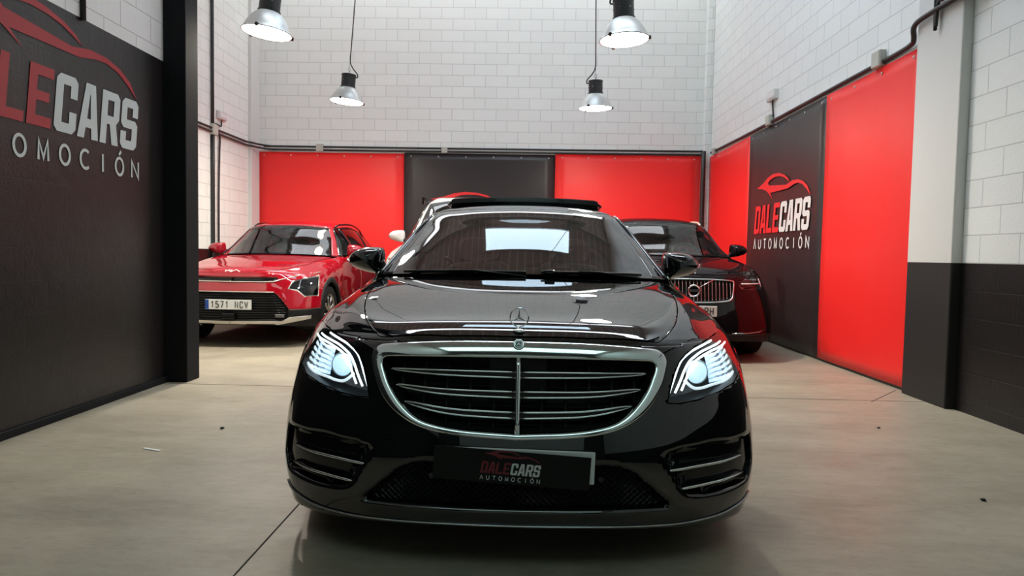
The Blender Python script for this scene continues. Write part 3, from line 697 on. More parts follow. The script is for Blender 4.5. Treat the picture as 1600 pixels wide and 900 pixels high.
def build_car(name, label, cat, origin, paintm, xs=1.0, ym=ID, zm=ID, nr=8, nc=8, front=None, seats='cabin', suv=False, tireR=.345, mirr=(1.0, 1.93, 1.055), hoodpoly=None, railm='gloss', glassm='windshield', roofm=None):
    root = empty(name, origin, label, cat); fy, fz = lut(ym), lut(zm)
    def mp(A):
        A = np.array(A, float); A[..., 0] = A[..., 0]*xs; A[..., 1] = fy(A[..., 1]); A[..., 2] = fz(A[..., 2]); return A
    F = full(patch(mp(MF), nr, nc)); body = Body(grid_bm(F), root); body.paint = paintm
    hp = hoodpoly or [(0, .150), (.25, .158), (.47, .192), (.530, .232), (.600, .37), (.645, .53), (.672, .66), (.70, .84), (.735, 1.15), (.752, 1.46), (0, 1.46)]
    hp = [(a*xs, float(fy(b))) for a, b in hp]
    body.hp = hp
    mats = front(root, body, hp, fy, fz) or {}
    body.cut([(a, b) for a, b in hp[:-1]]+[(0, hp[-1][1])], (0, 1), lambda c: c.z > fz(.76))
    zf = float(fz(.788)); yb = float(fy(.56))
    extra = body.extra
    def classify(c):
        k = extra(c)
        if k == 'drop': return None
        if k: return (k, 1 if c.x > 0 else -1) if k not in ('front_bumper',) else (k, 0)
        if c.z > fz(.765) and inpoly(abs(c.x), c.y, hp): return ('hood', 0)
        if c.z > zf or c.y > yb: return ('front_fender', 1 if c.x > 0 else -1)
        return ('front_bumper', 0)
    body.split(classify, mats)
    # -- greenhouse
    T = patch(mp(MT), nr, nc); TF = full(T); K = T.shape[1]-1; g = int(nc*3.0); rT = nr*3
    mid = K
    def region(lo, hi, c0, c1): return lambda i, j: lo <= i < hi and c0 <= (abs(j+.5-mid)) < c1
    nR = T.shape[0]-1
    parts = [('windshield', lambda i, j: i < rT and abs(j+.5-mid) < g, glassm), ('front_roof_pillar', lambda i, j: i < rT and j+.5-mid >= g, paintm), ('front_roof_pillar', lambda i, j: i < rT and mid-j-.5 >= g, paintm),
             ('roof', lambda i, j: rT <= i < nr*7, roofm or paintm),
             ('rear_window', lambda i, j: i >= nr*7 and abs(j+.5-mid) < g, 'clearglass' if glassm == 'clearglass' else 'sideglass'), ('rear_roof_pillar', lambda i, j: i >= nr*7 and j+.5-mid >= g, paintm), ('rear_roof_pillar', lambda i, j: i >= nr*7 and mid-j-.5 >= g, paintm)]
    for nm, kp, mm in parts:
        b = grid_bm(TF, kp); bmesh.ops.recalc_face_normals(b, faces=b.faces)
        if sum(f.normal.z for f in b.faces) < 0: bmesh.ops.reverse_faces(b, faces=b.faces)
        o = obj(nm, b, mm, root, smooth=True)
        if mm not in ('windshield', 'sideglass', 'clearglass'):
            md = o.modifiers.new('t', 'SOLIDIFY'); md.thickness = .02; md.offset = -1
    # windshield black border frit
    b = grid_bm(TF, lambda i, j: i < max(1, nr//4) and abs(j+.5-mid) < g or (i < rT and g-1 <= abs(j+.5-mid) < g))
    bmesh.ops.translate(b, verts=b.verts, vec=(0, .004, -.003)); obj('windshield_border', b, 'gloss', root, smooth=True)
    # -- side panels
    edge = T[:, K]      # roof rail line, from the cowl corner to the tail
    def side_net():
        yy = [1.42, 1.70, 2.2, 2.8, 3.4, 3.9, 4.3, 4.65, 4.95, 5.16, 5.25]
        ww = [1, 1.004, 1.008, 1.01, 1.008, 1.005, 1.0, .985, .955, .90, .80]
        bz = [.953, .98, .985, .99, 1.0, 1.02, 1.045, 1.065, 1.055, 1.03, 1.0]; bx = [.80, .838, .85, .855, .85, .835, .815, .80, .785, .75, .68]
        R = []
        for y, w_, z, x in zip(yy, ww, bz, bx):
            R.append([(x, y, z), (x+.065*w_, y, z-.055), (.918*w_, y, .82), (.940*w_, y, .70), (.934*w_, y, .55), (.946*w_, y, .38), (.935*w_, y, .19)])
        return mp(R)
    S = crs(side_net(), nr); S = np.swapaxes(crs(np.swapaxes(S, 0, 1), 6), 0, 1)
    ya = float(fy(.872)); yr = float(fy(4.035)) ; ar = (float(fy(1.26))-float(fy(.48)))/2; zar = tireR+.01
    yd = [float(fy(v)) for v in (1.44, 2.60, 3.62, 5.30)]
    for sg in (1, -1):
        b = grid_bm(S*np.array([sg, 1, 1])); bmesh.ops.recalc_face_normals(b, faces=b.faces)
        c = [(yr+ar*math.cos(a*PI/20), zar+ar*math.sin(a*PI/20)) for a in range(-6, 27)]
        cut(b, c, (1, 2), closed=False); bb = Body(b, root); bb.paint = paintm
        for yv in yd[1:3]: cut(b, [(yv, -1), (yv, 3)], (1, 2), closed=False)
        def cl(p):
            if math.hypot(p.y-yr, p.z-zar) < ar-.001 or (abs(p.y-yr) < ar*.95 and p.z < zar-ar*.2): return None
            if suv and p.z < fz(.33): return ('sill_cladding', 0)
            return ('front_door', 0) if p.y < yd[1] else (('rear_door', 0) if p.y < yd[2] else ('rear_quarter_panel', 0))
        # seams + handles before the mesh is consumed
        for yv in (yd[0], yd[1], yd[2]):
            pts = [bb.Sd(sg, yv, z, .0005) for z in np.linspace(float(fz(.24)), float(fz(.94)), 16)]; obj('panel_gap', tube(pts, .003, 6), 'seam', root)
        for yv in (yd[1]-.22, yd[2]-.22):
            pts = spline([bb.Sd(sg, yv-.10, float(fz(.80)), .004), bb.Sd(sg, yv-.07, float(fz(.80)), .028), bb.Sd(sg, yv+.07, float(fz(.80)), .028), bb.Sd(sg, yv+.10, float(fz(.80)), .004)], 4)
            obj('door_handle', tube(pts, .012, 8), paintm if suv else 'chrome', root, smooth=True)
        bb.split(cl, {'sill_cladding': 'matte'})
        if suv:
            rr = TF[:, mid+int(sg*nc*3.5)]; i0, i1_ = int(nr*3.5), int(nr*7.2); L_ = i1_-i0
            obj('roof_rail', tube([Vector(rr[i])+Vector((sg*.015, 0, .034*min(1, (i-i0)/(.12*L_), (i1_-i)/(.12*L_))+.002)) for i in range(i0, i1_+1)], .014, 8), railm, root, smooth=True)
        # side glass: ruled between roof rail and belt
        ea = edge*np.array([sg, 1, 1]); belt = S[:, 0]*np.array([sg, 1, 1])
        i1 = nr*8
        rows = []
        for i in range(0, len(ea)):
            p = ea[i]; k = int(np.argmin(abs(belt[:, 1]-p[1]))); q = belt[k].copy(); q[1] = p[1]
            rows.append([p*(1-t)+q*t+np.array([sg*.03*math.sin(PI*t), 0, 0]) for t in np.linspace(0, 1, 7)])
        Gd = np.array(rows); b = grid_bm(Gd); bmesh.ops.recalc_face_normals(b, faces=b.faces)
        obj('side_window', b, 'clearglass' if glassm == 'clearglass' else 'sideglass', root, smooth=True)
        # trim: roof rail frame, belt moulding, B and C pillars
        obj('window_frame', tube([Vector(p) for p in ea], .013, 8), 'gloss' if suv else 'gloss', root, smooth=True)
        bl = [Vector(belt[k])+Vector((sg*.004, 0, .004)) for k in range(nr, len(belt)-nr*3)]
        obj('belt_moulding', tube(bl, .008, 6), 'gloss' if suv else 'chrome', root, smooth=True)
        for yv, wd in ((yd[1]-.02, .05), (yd[2]+.05, .045)):
            k = int(np.argmin(abs(Gd[:, 3, 1]-yv))); q = [Vector(p)+Vector((sg*.004, 0, 0)) for p in Gd[k]]
            b = bmesh.new(); va = [(b.verts.new(p+Vector((0, -wd, 0))), b.verts.new(p+Vector((0, wd, 0)))) for p in q]
            for A, D in zip(va, va[1:]): b.faces.new((A[0], A[1], D[1], D[0]))
            o = obj('window_pillar', b, 'gloss', root, smooth=True); md = o.modifiers.new('t', 'SOLIDIFY'); md.thickness = .012; md.offset = 0
        # arch liner
        for yc in (ya, yr):
            b = bmesh.new(); L = []
            for a in range(-3, 24):
                t = a*PI/20; L.append([b.verts.new((sg*x_*xs, yc+(ar+.0)*math.cos(t), zar+ar*math.sin(t))) for x_ in (.60, .925)])
            for A, D in zip(L, L[1:]): b.faces.new((A[0], A[1], D[1], D[0]))
            o = obj('wheel_arch_liner', b, 'matte', root, smooth=True)
            if suv:
                pts = [Vector((sg*(.935*xs), yc+(ar+.012)*math.cos(t), zar+(ar+.012)*math.sin(t))) for t in np.linspace(-.35, PI+.35, 40)]
                obj('arch_cladding', tube(pts, .036, 10, flat=.6), 'matte', root, smooth=True)
            wheel(root, sg*.815*xs, yc, tireR, tireR, tireR*.70, sg)
        mirror(root, sg, (sg*mirr[0], mirr[1], mirr[2]), 1.0, paintm)
    # cowl, tail, floor, cabin
    cw = F[-1]; base = TF[0]
    ks = np.linspace(0, 1, 33); n1 = len(cw); n2 = len(base); b = bmesh.new(); L = []
    mlo = int(nc*3)   # stop at the hood edge
    for k in ks:
        x = (-.78+1.56*k)*xs; i = int(np.argmin(abs(cw[:, 0]-x))); j = int(np.argmin(abs(base[:, 0]-x)))
        p = cw[i]; q = base[j]; L.append([b.verts.new((x, p[1]-.06, p[2]-.02)), b.verts.new((x, max(p[1], q[1])-.02, min(p[2], q[2])-.018)), b.verts.new((x, max(p[1], q[1])+.05, q[2]-.005))])
    for A, D in zip(L, L[1:]):
        for k in range(2): b.faces.new((A[k], A[k+1], D[k+1], D[k]))
    obj('cowl_panel', b, 'gloss', root, smooth=True)
    tz = [(4.78, 1.12, .76), (4.98, 1.085, .77), (5.16, 1.06, .76), (5.24, .98, .76), (5.26, .80, .80), (5.25, .60, .83), (5.22, .40, .83), (5.14, .22, .80)]
    TR = [[(0, y, z), (.30*w_/.8, y-.005, z), (.55*w_/.8, y-.03, z-.005), (.72*w_/.8, y-.08, z-.012), (.80*w_/.8+.0, y-.16, z-.03)] for y, z, w_ in tz]
    G = full(patch(mp(TR), 5, 6)); b = grid_bm(G); bmesh.ops.recalc_face_normals(b, faces=b.faces); o = obj('rear_body', b, paintm, root, smooth=True)
    md = o.modifiers.new('t', 'SOLIDIFY'); md.thickness = .01; md.offset = 0
    for sg in (1, -1):
        y_ = float(fy(5.235)); b = B((sg*.42*xs, y_-.03, float(fz(.80))), (sg*.74*xs, y_+.02, float(fz(.93))), .012); obj('tail_light', b, 'taillight', root)
    y0, y1 = float(fy(.25)), float(fy(5.05)); b = B((-.78*xs, y0, float(fz(.15))), (.78*xs, y1, float(fz(.15))+.08)); obj('underbody', b, 'matte', root)
    b = bmesh.new(); box(b, (-.62*xs, y0+.02, float(fz(.2))), (.62*xs, float(fy(1.4)), float(fz(.60))), .04); obj('engine_bay', b, 'matte', root)
    # cabin
    hb = float(fz(.97)); yf = lambda v: float(fy(v))
    prof = [(1.50, -.045), (1.75, .005), (1.98, .02), (2.12, -.01), (2.18, -.10), (2.16, -.30)]
    b = bmesh.new(); L = []
    for k in range(17):
        x = (-.74+1.48*k/16)*xs; hump = .045*smooth01(1-abs(x-.37)/.26) if x > 0 else 0
        L.append([b.verts.new((x, yf(y+(.12*(abs(x)/.74)**2 if y < 1.8 else 0)), hb+z+(hump if 1.7 < y < 2.15 else 0))) for y, z in prof])
    for A, D in zip(L, L[1:]):
        for k in range(len(prof)-1): b.faces.new((A[k], A[k+1], D[k+1], D[k]))
    o = obj('dashboard', b, 'cabin', root, smooth=True); md = o.modifiers.new('t', 'SOLIDIFY'); md.thickness = .01
    c = Vector((.37*xs, yf(2.22), hb+.02)); ax = Matrix.Rotation(-.42, 3, 'X')
    e = empty('steering_wheel', c, parent=root)
    obj('wheel_rim', tube([ax @ Vector((.185*math.cos(t*PI/24), 0, .185*math.sin(t*PI/24))) for t in range(48)], .015, 10, closed=True), 'cabin', e, smooth=True)
    b = bmesh.new(); box(b, (-.07, -.03, -.06), (.07, .02, .05), .015)
    for a in (0, PI, 1.5*PI): sweep(b, [(0, 0, 0), (.18*math.cos(a), 0, .18*math.sin(a))], .014, 8)
    bmesh.ops.rotate(b, verts=b.verts, cent=(0, 0, 0), matrix=ax); obj('hub', b, 'cabin', e, smooth=False)
    for row, y in (('f', 2.72), ('r', 3.62)):
        for sx in ((-.37, .37) if row == 'f' else (-.36, .36)):
            e = empty('seat', (sx*xs, yf(y), float(fz(.35))), parent=root); h = hb-float(fz(.35))
            b = bmesh.new(); box(b, (-.25, -.30, -.05), (.25, .25, .12), .05); obj('cushion', b, seats, e, smooth=True)
            ol = [(0, .0), (.22, .02), (.255, .25), (.245, h-.10), (.20, h+.05), (.0, h+.075)]
            P = [Vector((p.x, 0, p.z)) for p in spline([(a, 0, b_) for a, b_ in ol], 4)]; P = P+[Vector((-p.x, 0, p.z)) for p in P[1:-1][::-1]]
            def rg(k, y): return [Vector((p.x*k, y+.28*p.z, .35*h*(1-k)+p.z*k)) for p in P]
            obj('backrest', loft_outline([rg(.80, .10), rg(.95, .115), rg(1, .16), rg(.97, .22), rg(.85, .24)]), seats, e, smooth=True)
            hy = .16+.28*(h+.12); q = [(0, -.085), (.10, -.08), (.135, -.02), (.125, .06), (.07, .09), (0, .095)]
            P2 = [Vector((p.x, 0, p.z)) for p in spline([(a, 0, b_) for a, b_ in q], 4)]; P2 = P2+[Vector((-p.x, 0, p.z)) for p in P2[1:-1][::-1]]
            obj('headrest', loft_outline([[Vector((p.x*k, hy+d, h+.17+p.z*k)) for p in P2] for k, d in ((.8, -.05), (1, -.03), (1, .03), (.8, .05))]), seats, e, smooth=True)
            for s2 in (-.05, .05): obj('headrest_post', tube([(s2, hy, h), (s2, hy, h+.12)], .007, 6), 'chrome', e)
    zt = float(fz(1.385)); yt = yf(2.52)
    e = empty('rear_view_mirror', (0, yt+.03, zt-.075), parent=root); b = bmesh.new(); box(b, (-.12, -.02, -.035), (.12, .012, .035), .014); obj('mirror_housing', b, 'cabin', e, smooth=True); obj('mirror_stem', tube([(0, 0, .02), (0, -.03, .07)], .012, 8), 'cabin', e)
    b = bmesh.new(); box(b, (-.17, -.03, -.02), (.17, .10, .012), .01); o = obj('sensor_housing', b, 'cabin', root); o.location = (0, yf(2.42), float(fz(1.375))); o.rotation_euler = (.55, 0, 0)
    return root, body, fy, fz, mp

def outline_ring(body, outer, inner, raise_, sink, n=5):
    """frame between two half outlines (top centre -> bottom centre), profile bulging out of the body"""
    def res(P, N):
        P = [Vector((p.x, p.z)) for p in spline([(a, 0, b) for a, b in P], 6)]
        L = [0];
        for a, b in zip(P, P[1:]): L.append(L[-1]+(b-a).length)
        out = []
        for k in range(N):
            t = L[-1]*k/(N-1); i = max(0, min(len(P)-2, int(np.searchsorted(L, t))-1)); s_ = (t-L[i])/max(1e-9, L[i+1]-L[i]); out.append(P[i].lerp(P[i+1], s_))
        return out
    N = 90; A = res(outer, N); D = res(inner, N)
    A = A+[Vector((-p.x, p.y)) for p in A[1:-1][::-1]]; D = D+[Vector((-p.x, p.y)) for p in D[1:-1][::-1]]
    bm = bmesh.new(); rows = []
    prof = [(0, -.006), (.0, .45*raise_), (.04, .8*raise_), (.12, .97*raise_), (.45, 1.02*raise_), (.80, .97*raise_), (.93, .8*raise_), (1, .3*raise_), (1.0, -sink)]
    for a, d in zip(A, D):
        r = []
        for t, off in prof:
            p = a.lerp(d, t); q = body.P(p.x, p.y); r.append(bm.verts.new((p.x, q.y-off, p.y)))
        rows.append(r)
    L = len(rows)
    for i in range(L):
        X, Y = rows[i], rows[(i+1) % L]
        for k in range(len(prof)-1): bm.faces.new((X[k], X[k+1], Y[k+1], Y[k]))
    bmesh.ops.recalc_face_normals(bm, faces=bm.faces)
    return bm
def star(bm, c, R, d, ringr, flat_y=True):
    """three-pointed star in a ring, facing -Y"""
    sweep(bm, [c+Vector((R*math.cos(a*PI/24), 0, R*math.sin(a*PI/24))) for a in range(48)], ringr, 8, closed=True)
    w_ = R*.17
    tips = [c+Vector((R*.97*math.cos(a), 0, R*.97*math.sin(a))) for a in (PI/2, PI/2+2*PI/3, PI/2-2*PI/3)]
    mids = [c+Vector((w_*math.cos(a), 0, w_*math.sin(a))) for a in (PI/2+PI/3, -PI/2, PI/2-PI/3)]
    ctr = c+Vector((0, -d, 0)); vb = c+Vector((0, d, 0))
    order = [tips[0], mids[0], tips[1], mids[1], tips[2], mids[2]]
    for cc in (ctr, vb):
        v = [bm.verts.new(p) for p in order]; k = bm.verts.new(cc)
        for i in range(6): bm.faces.new((v[i], v[(i+1) % 6], k))
def ring_pts(P, n=6):
    """closed smooth outline from a half outline list (top centre -> bottom centre)"""
    A = [(p.x, p.z) for p in spline([(a, 0, b) for a, b in P], n)]
    return A+[(-a, b) for a, b in A[1:-1][::-1]]
def well(body, out, dirn, dep, sc=.92, cap=True):
    R0 = [body.P(x, z, -.002) for x, z in out]; c = sum(R0, Vector())/len(R0); d = Vector(dirn)
    R1 = [c+(p-c)*((1+sc)/2)+d*dep*.6 for p in R0]; R2 = [c+(p-c)*sc+d*dep for p in R0]
    bm = bmesh.new(); rs = [[bm.verts.new(p) for p in R] for R in (R0, R1, R2)]; n = len(R0)
    for A, D in zip(rs, rs[1:]):
        for k in range(n): bm.faces.new((A[k], A[(k+1) % n], D[(k+1) % n], D[k]))
    if cap:
        ct = bm.verts.new(c+d*dep*1.02)
        for k in range(n): bm.faces.new((rs[2][k], rs[2][(k+1) % n], ct))
    return bm
def on(body, P, off=0, sg=1, n=6):
    """polyline of (x, z) laid on the body front"""
    Q = [(p.x, p.z) for p in spline([(a, 0, b) for a, b in P], n)] if n else P
    return [body.P(sg*a, b, off) for a, b in Q]
def patch_on(body, P, off, sg=1, th=.004):
    pts = [body.P(sg*a, b, off) for a, b in P]; bm = bmesh.new(); A = [bm.verts.new(p) for p in pts]; D = [bm.verts.new(p+Vector((0, th, 0))) for p in pts]
    n = len(A); bm.faces.new(A); bm.faces.new(D[::-1])
    for k in range(n): bm.faces.new((A[k], D[k], D[(k+1) % n], A[(k+1) % n]))
    bmesh.ops.triangulate(bm, faces=[f for f in bm.faces if len(f.verts) > 4]); bmesh.ops.recalc_face_normals(bm, faces=bm.faces); return bm

# ---------------------------------------------------------------- black saloon
def front_saloon(root, body, hp, fy, fz):
    HL = [(.527, .597), (.543, .65), (.560, .695), (.583, .733), (.612, .755), (.66, .776), (.72, .788), (.79, .798), (.86, .806), (.912, .792), (.927, .755), (.912, .70), (.875, .658), (.82, .635), (.745, .618), (.65, .600), (.575, .592)]
    G_out = [(0, .802), (.25, .798), (.455, .783), (.508, .772), (.530, .745), (.527, .71), (.505, .65), (.462, .588), (.40, .541), (.325, .510), (.20, .490), (0, .480)]
    G_in = [(0, .746), (.25, .744), (.440, .738), (.478, .733), (.485, .715), (.476, .690), (.450, .638), (.405, .584), (.350, .543), (.285, .522), (.18, .508), (0, .500)]
    SI = [(.90, .440), (.80, .452), (.70, .457), (.60, .452), (.525, .440), (.505, .425), (.54, .37), (.575, .30), (.60, .278), (.70, .268), (.80, .268), (.88, .275), (.912, .33)]
    LI = [(0, .400), (.33, .400), (.40, .375), (.475, .31), (.555, .240), (0, .240)]
    LIr = [(-.001 if a == 0 else a, b) for a, b in LI]
    body.recess(SI, .040, .016, lambda c: c.y < .6)
    lip = [(-.5, .4), (.33, .4), (.40, .375), (.475, .31), (.555, .24), (-.5, .24)]
    body.recess(lip, .050, .014, lambda c: c.y < .6)
    gin = ring_pts(G_in, 4); fl = lambda c: c.y < .85
    cut(body.bm, gin, (0, 2), fl); body.cut(HL, (0, 2), fl)
    def extra(c):
        ax = abs(c.x)
        if c.y < .6 and inpoly(c.x, c.z, gin): return 'drop'
        if c.y < .84 and inpoly(ax, c.z, HL): return 'lens'
        if c.y < .6 and sdist(ax, c.z, SI) > .012: return 'air_intake'
        if c.y < .6 and sdist(ax, c.z, lip) > .012: return 'lower_air_intake'
        return None
    body.extra = extra
    # grille
    gr = empty('grille', (0, 0, 0), parent=root)
    obj('grille_frame', outline_ring(body, G_out, G_in, .013, .03), 'chrome', gr, smooth=True)
    obj('grille_well', well(body, gin, (0, 1, .05), .10, .97), 'matte', gr)
    for u, l, tip in (([(0, .701), (.25, .702), (.43, .7005)], [(0, .682), (.25, .686), (.42, .6935)], (.462, .698)), ([(0, .636), (.25, .639), (.40, .647)], [(0, .617), (.25, .623), (.39, .6365)], (.440, .645)), ([(0, .569), (.22, .575), (.36, .590)], [(0, .550), (.22, .558), (.35, .5775)], (.405, .592))):
        sl = empty('grille_slat', (0, 0, 0), parent=gr)
        for sg in (-1, 1):
            up = on(body, u+[tip], -.018, sg); lo = on(body, l+[tip], -.018, sg)
            bm = bmesh.new(); sweep(bm, up, [.0042]*(len(up)-4)+[.004, .0035, .003, .0025], 8); sweep(bm, lo, [.0036]*(len(lo)-4)+[.0035, .003, .003, .0025], 8)
            obj('chrome_edge', bm, 'chrome', sl, smooth=True)
            bm = bmesh.new(); L = []
            for a, b in zip(up, lo):
                m_ = (a+b)/2+Vector((0, -.004, 0)); L.append([bm.verts.new(q) for q in (a, m_, b, (a+b)/2+Vector((0, .045, .0)))])
            for A, D in zip(L, L[1:]):
                for k in range(4): bm.faces.new((A[k], A[(k+1) % 4], D[(k+1) % 4], D[k]))
            obj('slat_blade', bm, 'gloss', sl, smooth=False)
    bm = bmesh.new(); sweep(bm, [body.P(0, z, -.002) for z in (.499, .54, .60, .66, .72, .748)], .0072, 10, flat=1.3); obj('centre_bar', bm, 'chrome', gr, smooth=True)
    bm = bmesh.new()
    for k in range(-5, 6):
        if k == 0: continue
        x = k*.085; zt = .735; zb = .515+.16*max(0, abs(x)-.2); sweep(bm, [body.P(x, z, -.052) for z in (zb, (zb+zt)/2, zt)], .006, 6)
    for z in (.72, .66, .597, .535): sweep(bm, [body.P(x, z, -.055) for x in np.linspace(-.40+(.72-z)*.6, .40-(.72-z)*.6, 12)], .005, 6)
    obj('rear_lattice', bm, 'matte', gr)
    obj('radar_panel', B((-.102, .118, .560), (.102, .126, .742), .004), 'matte', gr)
    # badge on the frame and star on the hood
    q = body.P(0, .786, .014); bm = bmesh.new(); lathe(bm, [(.001, -.004), (.012, -.004), (.0135, -.002), (.0135, .004)], 32, 'Y'); e = empty('frame_badge', q, parent=gr, rot=(-.5, 0, 0))
    obj('badge_disc', bm, 'badge', e, smooth=False)
    bm = bmesh.new(); star(bm, Vector((0, -.005, 0)), .0115, .002, .0012); sweep(bm, [Vector((.0165*math.cos(a*PI/20), -.002, .0165*math.sin(a*PI/20))) for a in range(40)], .0032, 8, closed=True); obj('badge_star', bm, 'chrome', e, smooth=True)
    e = empty('hood_ornament', (0, .185, .832), parent=root)
    bm = bmesh.new(); star(bm, Vector((0, 0, .050)), .0335, .004, .0021); obj('star', bm, 'chrome', e, smooth=False)
    bm = bmesh.new(); lathe(bm, [(.001, -.004), (.023, -.003), (.022, .003), (.014, .007), (.005, .010), (.003, .018), (.001, .018)], 32); obj('ornament_base', bm, 'chrome', e, smooth=True)
    # headlamps
    for sg in (-1, 1):
        e = empty('headlight', (0, 0, 0), parent=root); out = [(sg*a, b) for a, b in HL]
        obj('lamp_bowl', well(body, out, (-.45*sg, .85, 0), .075, .94), 'lampbowl', e, smooth=False)
        obj('lamp_rim', tube([body.P(a, b, -.001) for a, b in out], .003, 6, closed=True), 'seam', e)
        A = [(.775, .790), (.714, .782), (.665, .772), (.632, .759), (.604, .742), (.585, .718), (.566, .680), (.538, .622)]
        Bq = [(.835, .776), (.755, .771), (.703, .764), (.668, .752), (.636, .735), (.612, .708), (.590, .670), (.566, .631)]
        Cq = [(.880, .762), (.790, .762), (.737, .757), (.694, .747), (.663, .734), (.636, .712), (.615, .676), (.592, .637)]
        for q in (A, Bq, Cq): obj('led_strip', tube(on(body, q, -.014, sg, 5), .0043, 8, flat=1), 'led', e, smooth=True)
        c = body.P(sg*.684, .703, -.042)
        bm = bmesh.new(); lathe(bm, [(.040, -.004), (.036, -.014), (.028, -.022), (.016, -.027), (.001, -.029)], 32, 'Y'); o = obj('projector_lens', bm, 'xenon', e, smooth=True); o.location = c; o.rotation_euler = (0, 0, sg*.25)
        bm = bmesh.new(); sweep(bm, [Vector((.0425*math.cos(a*PI/20), -.004, .0425*math.sin(a*PI/20))) for a in range(40)], .004, 8, closed=True); o = obj('projector_ring', bm, 'chrome', e, smooth=True); o.location = c; o.rotation_euler = (0, 0, sg*.25)
        bm = bmesh.new(); L = []
        for z in np.linspace(.658, .758, 8): L.append([bm.verts.new(body.P(sg*x, z, -.040)) for x in np.linspace(.738, .885, 12)])
        for X, Y in zip(L, L[1:]):
            for k in range(11): bm.faces.new((X[k], X[k+1], Y[k+1], Y[k]))
        obj('reflector_panel', bm, 'reflector', e, smooth=True)
        for i, z in enumerate(np.linspace(.664, .752, 6)):
            x1 = .895-(.012 if i in (0, 5) else 0)-.02*(i == 0)
            obj('reflector_bar', tube([body.P(sg*x, z+.003*math.sin(9*x), -.030) for x in np.linspace(.742, x1, 10)], [.0030+.0016*((k*7+i*3) % 3) for k in range(10)], 8), 'led_soft', e, smooth=True)
        obj('light_guide', tube(on(body, [(.868, .668), (.80, .653), (.73, .647), (.68, .640), (.645, .645), (.612, .672)], -.022, sg, 5), .0055, 8), 'led_soft', e, smooth=True)
        # side intakes
        for P_, r in (([(.845, .383), (.75, .381), (.64, .379), (.575, .375), (.527, .3725)], .0055), ([(.845, .318), (.76, .315), (.69, .313), (.62, .309), (.578, .3065)], .0055)):
            q = on(body, P_, -.004, sg, 5); obj('intake_trim_strip', tube(q, [r*min(1, .25+k/8) if k < 8 else r for k in range(len(q)-2)]+[r*.8, r*.4], 8), 'chrome', root, smooth=True)
            q = on(body, P_, -.022, sg, 5); obj('intake_fin', tube(q, .013, 8, flat=.35), 'gloss', root, smooth=True)
        obj('panel_gap', tube(on(body, [(.475, .425), (.47, .445), (.448, .462), (.425, .460), (.412, .452)], 0, sg), .0012, 6), 'seam', root) if sg < 0 else None
        q = body.P(sg*.29, .347, .0); bm = bmesh.new(); lathe(bm, [(.001, -.004), (.010, -.004), (.012, .0)], 20, 'Y'); o = obj('parking_sensor', bm, 'gloss', root, smooth=False); o.location = q+Vector((0, .02, 0))
    # lower mesh
    bm = bmesh.new()
    for d in (1, -1):
        for k in range(-44, 45):
            seg = []
            for z in np.linspace(.242, .395, 9):
                x = k*.0225+d*(z-.24)*1.1
                if abs(x) < .54-(z-.24)*1.25: seg.append(Vector((x, body.P(x, z).y+.036, z)))
            if len(seg) > 1: sweep(bm, seg, .0022, 4)
    obj('lower_mesh', bm, 'gloss', root)
    # lip
    q = [body.P(x, z, .004) for x, z in ((-.90, .206), (-.86, .2), (-.80, .194), (-.735, .188), (-.65, .184), (-.55, .182), (-.40, .185), (-.23, .187), (0, .187), (.23, .187), (.40, .185), (.55, .182), (.65, .184), (.735, .188), (.80, .194), (.86, .2), (.90, .206))]
    obj('lip_trim', tube(spline(q, 4), .0038, 8), 'lipchrome', root, smooth=True)
    obj('shelf_trim', tube(on(body, [(-.53, .238), (-.3, .238), (0, .238), (.3, .238), (.53, .238)], -.006), .003, 6), 'darkchrome', root, smooth=True)
    # plate and the tilted cover board
    pl = plate(root, 'number_plate', (.003, -.026, .404), '', 0, 0, (0, .018, 0))
    cv = obj('plate_cover_board', B((-.2615, -.002, -.0555), (.2615, .002, .0555), .001), 'cover', root); cv.location = (-.0145, -.042, .400); cv.rotation_euler = (0, .060, 0)
    cv['label'] = 'black plastic board with printed lettering hanging askew over the plate'
    e = empty('printed_logo', (-.104, -.0022, -.0235), parent=cv); logo(e, .202, 'logo_red_dark', 'logo_white_wall', .0004)
    # hood outline gap
    h = [p for p in hp[1:-1]]
    for sg in (-1, 1): obj('panel_gap', tube([body.T(sg*p.x, p.y, .0) for p in spline([(a, b, 0) for a, b in h], 6)], .0018, 6), 'seam', root)
    obj('panel_gap', tube([body.T(x, float(np.interp(abs(x), [0, .25, .47, .515], [.150, .158, .192, .235])), 0) for x in np.linspace(-.515, .515, 40)], .003, 6), 'seam', root)
    # wipers
    for pts in ([(-.66, 1.53, 1.004), (-.40, 1.41, 1.012), (-.12, 1.355, 1.014), (.02, 1.35, 1.014)], [(.10, 1.345, 1.016), (.30, 1.385, 1.016), (.52, 1.455, 1.012), (.66, 1.545, 1.006)]):
        e = empty('wiper', (0, 0, 0), parent=root); P_ = [Vector(p) for p in spline(pts, 6)]
        obj('wiper_blade', tube(P_, .006, 8, flat=1.2), 'matte', e, smooth=True)
        obj('wiper_arm', tube([P_[-1]+Vector((0, -.03, -.02)), P_[len(P_)//2]+Vector((0, -.012, .006)), P_[len(P_)//3]+Vector((0, 0, .006))], .007, 8, flat=.6), 'matte', e, smooth=True)
    obj('washer_nozzle', B((.118, 1.29, 1.005), (.172, 1.33, 1.03), .008), 'gloss', root)
    # raised wind deflector of the glass roof
    bm = bmesh.new(); L = []
    for x in np.linspace(-.525, .525, 41):
        k = abs(x)/.525; zt = 1.512-.012*k*k-(.008 if k > .98 else 0); zb = 1.448-.020*k*k; y = 2.60+.06*k*k
        L.append([bm.verts.new(p) for p in ((x, y, zb), (x, y-.006, (zt+zb)/2), (x, y, zt-.006), (x, y+.008, zt), (x, y+.03, zt-.003), (x, y+.03, zb))])
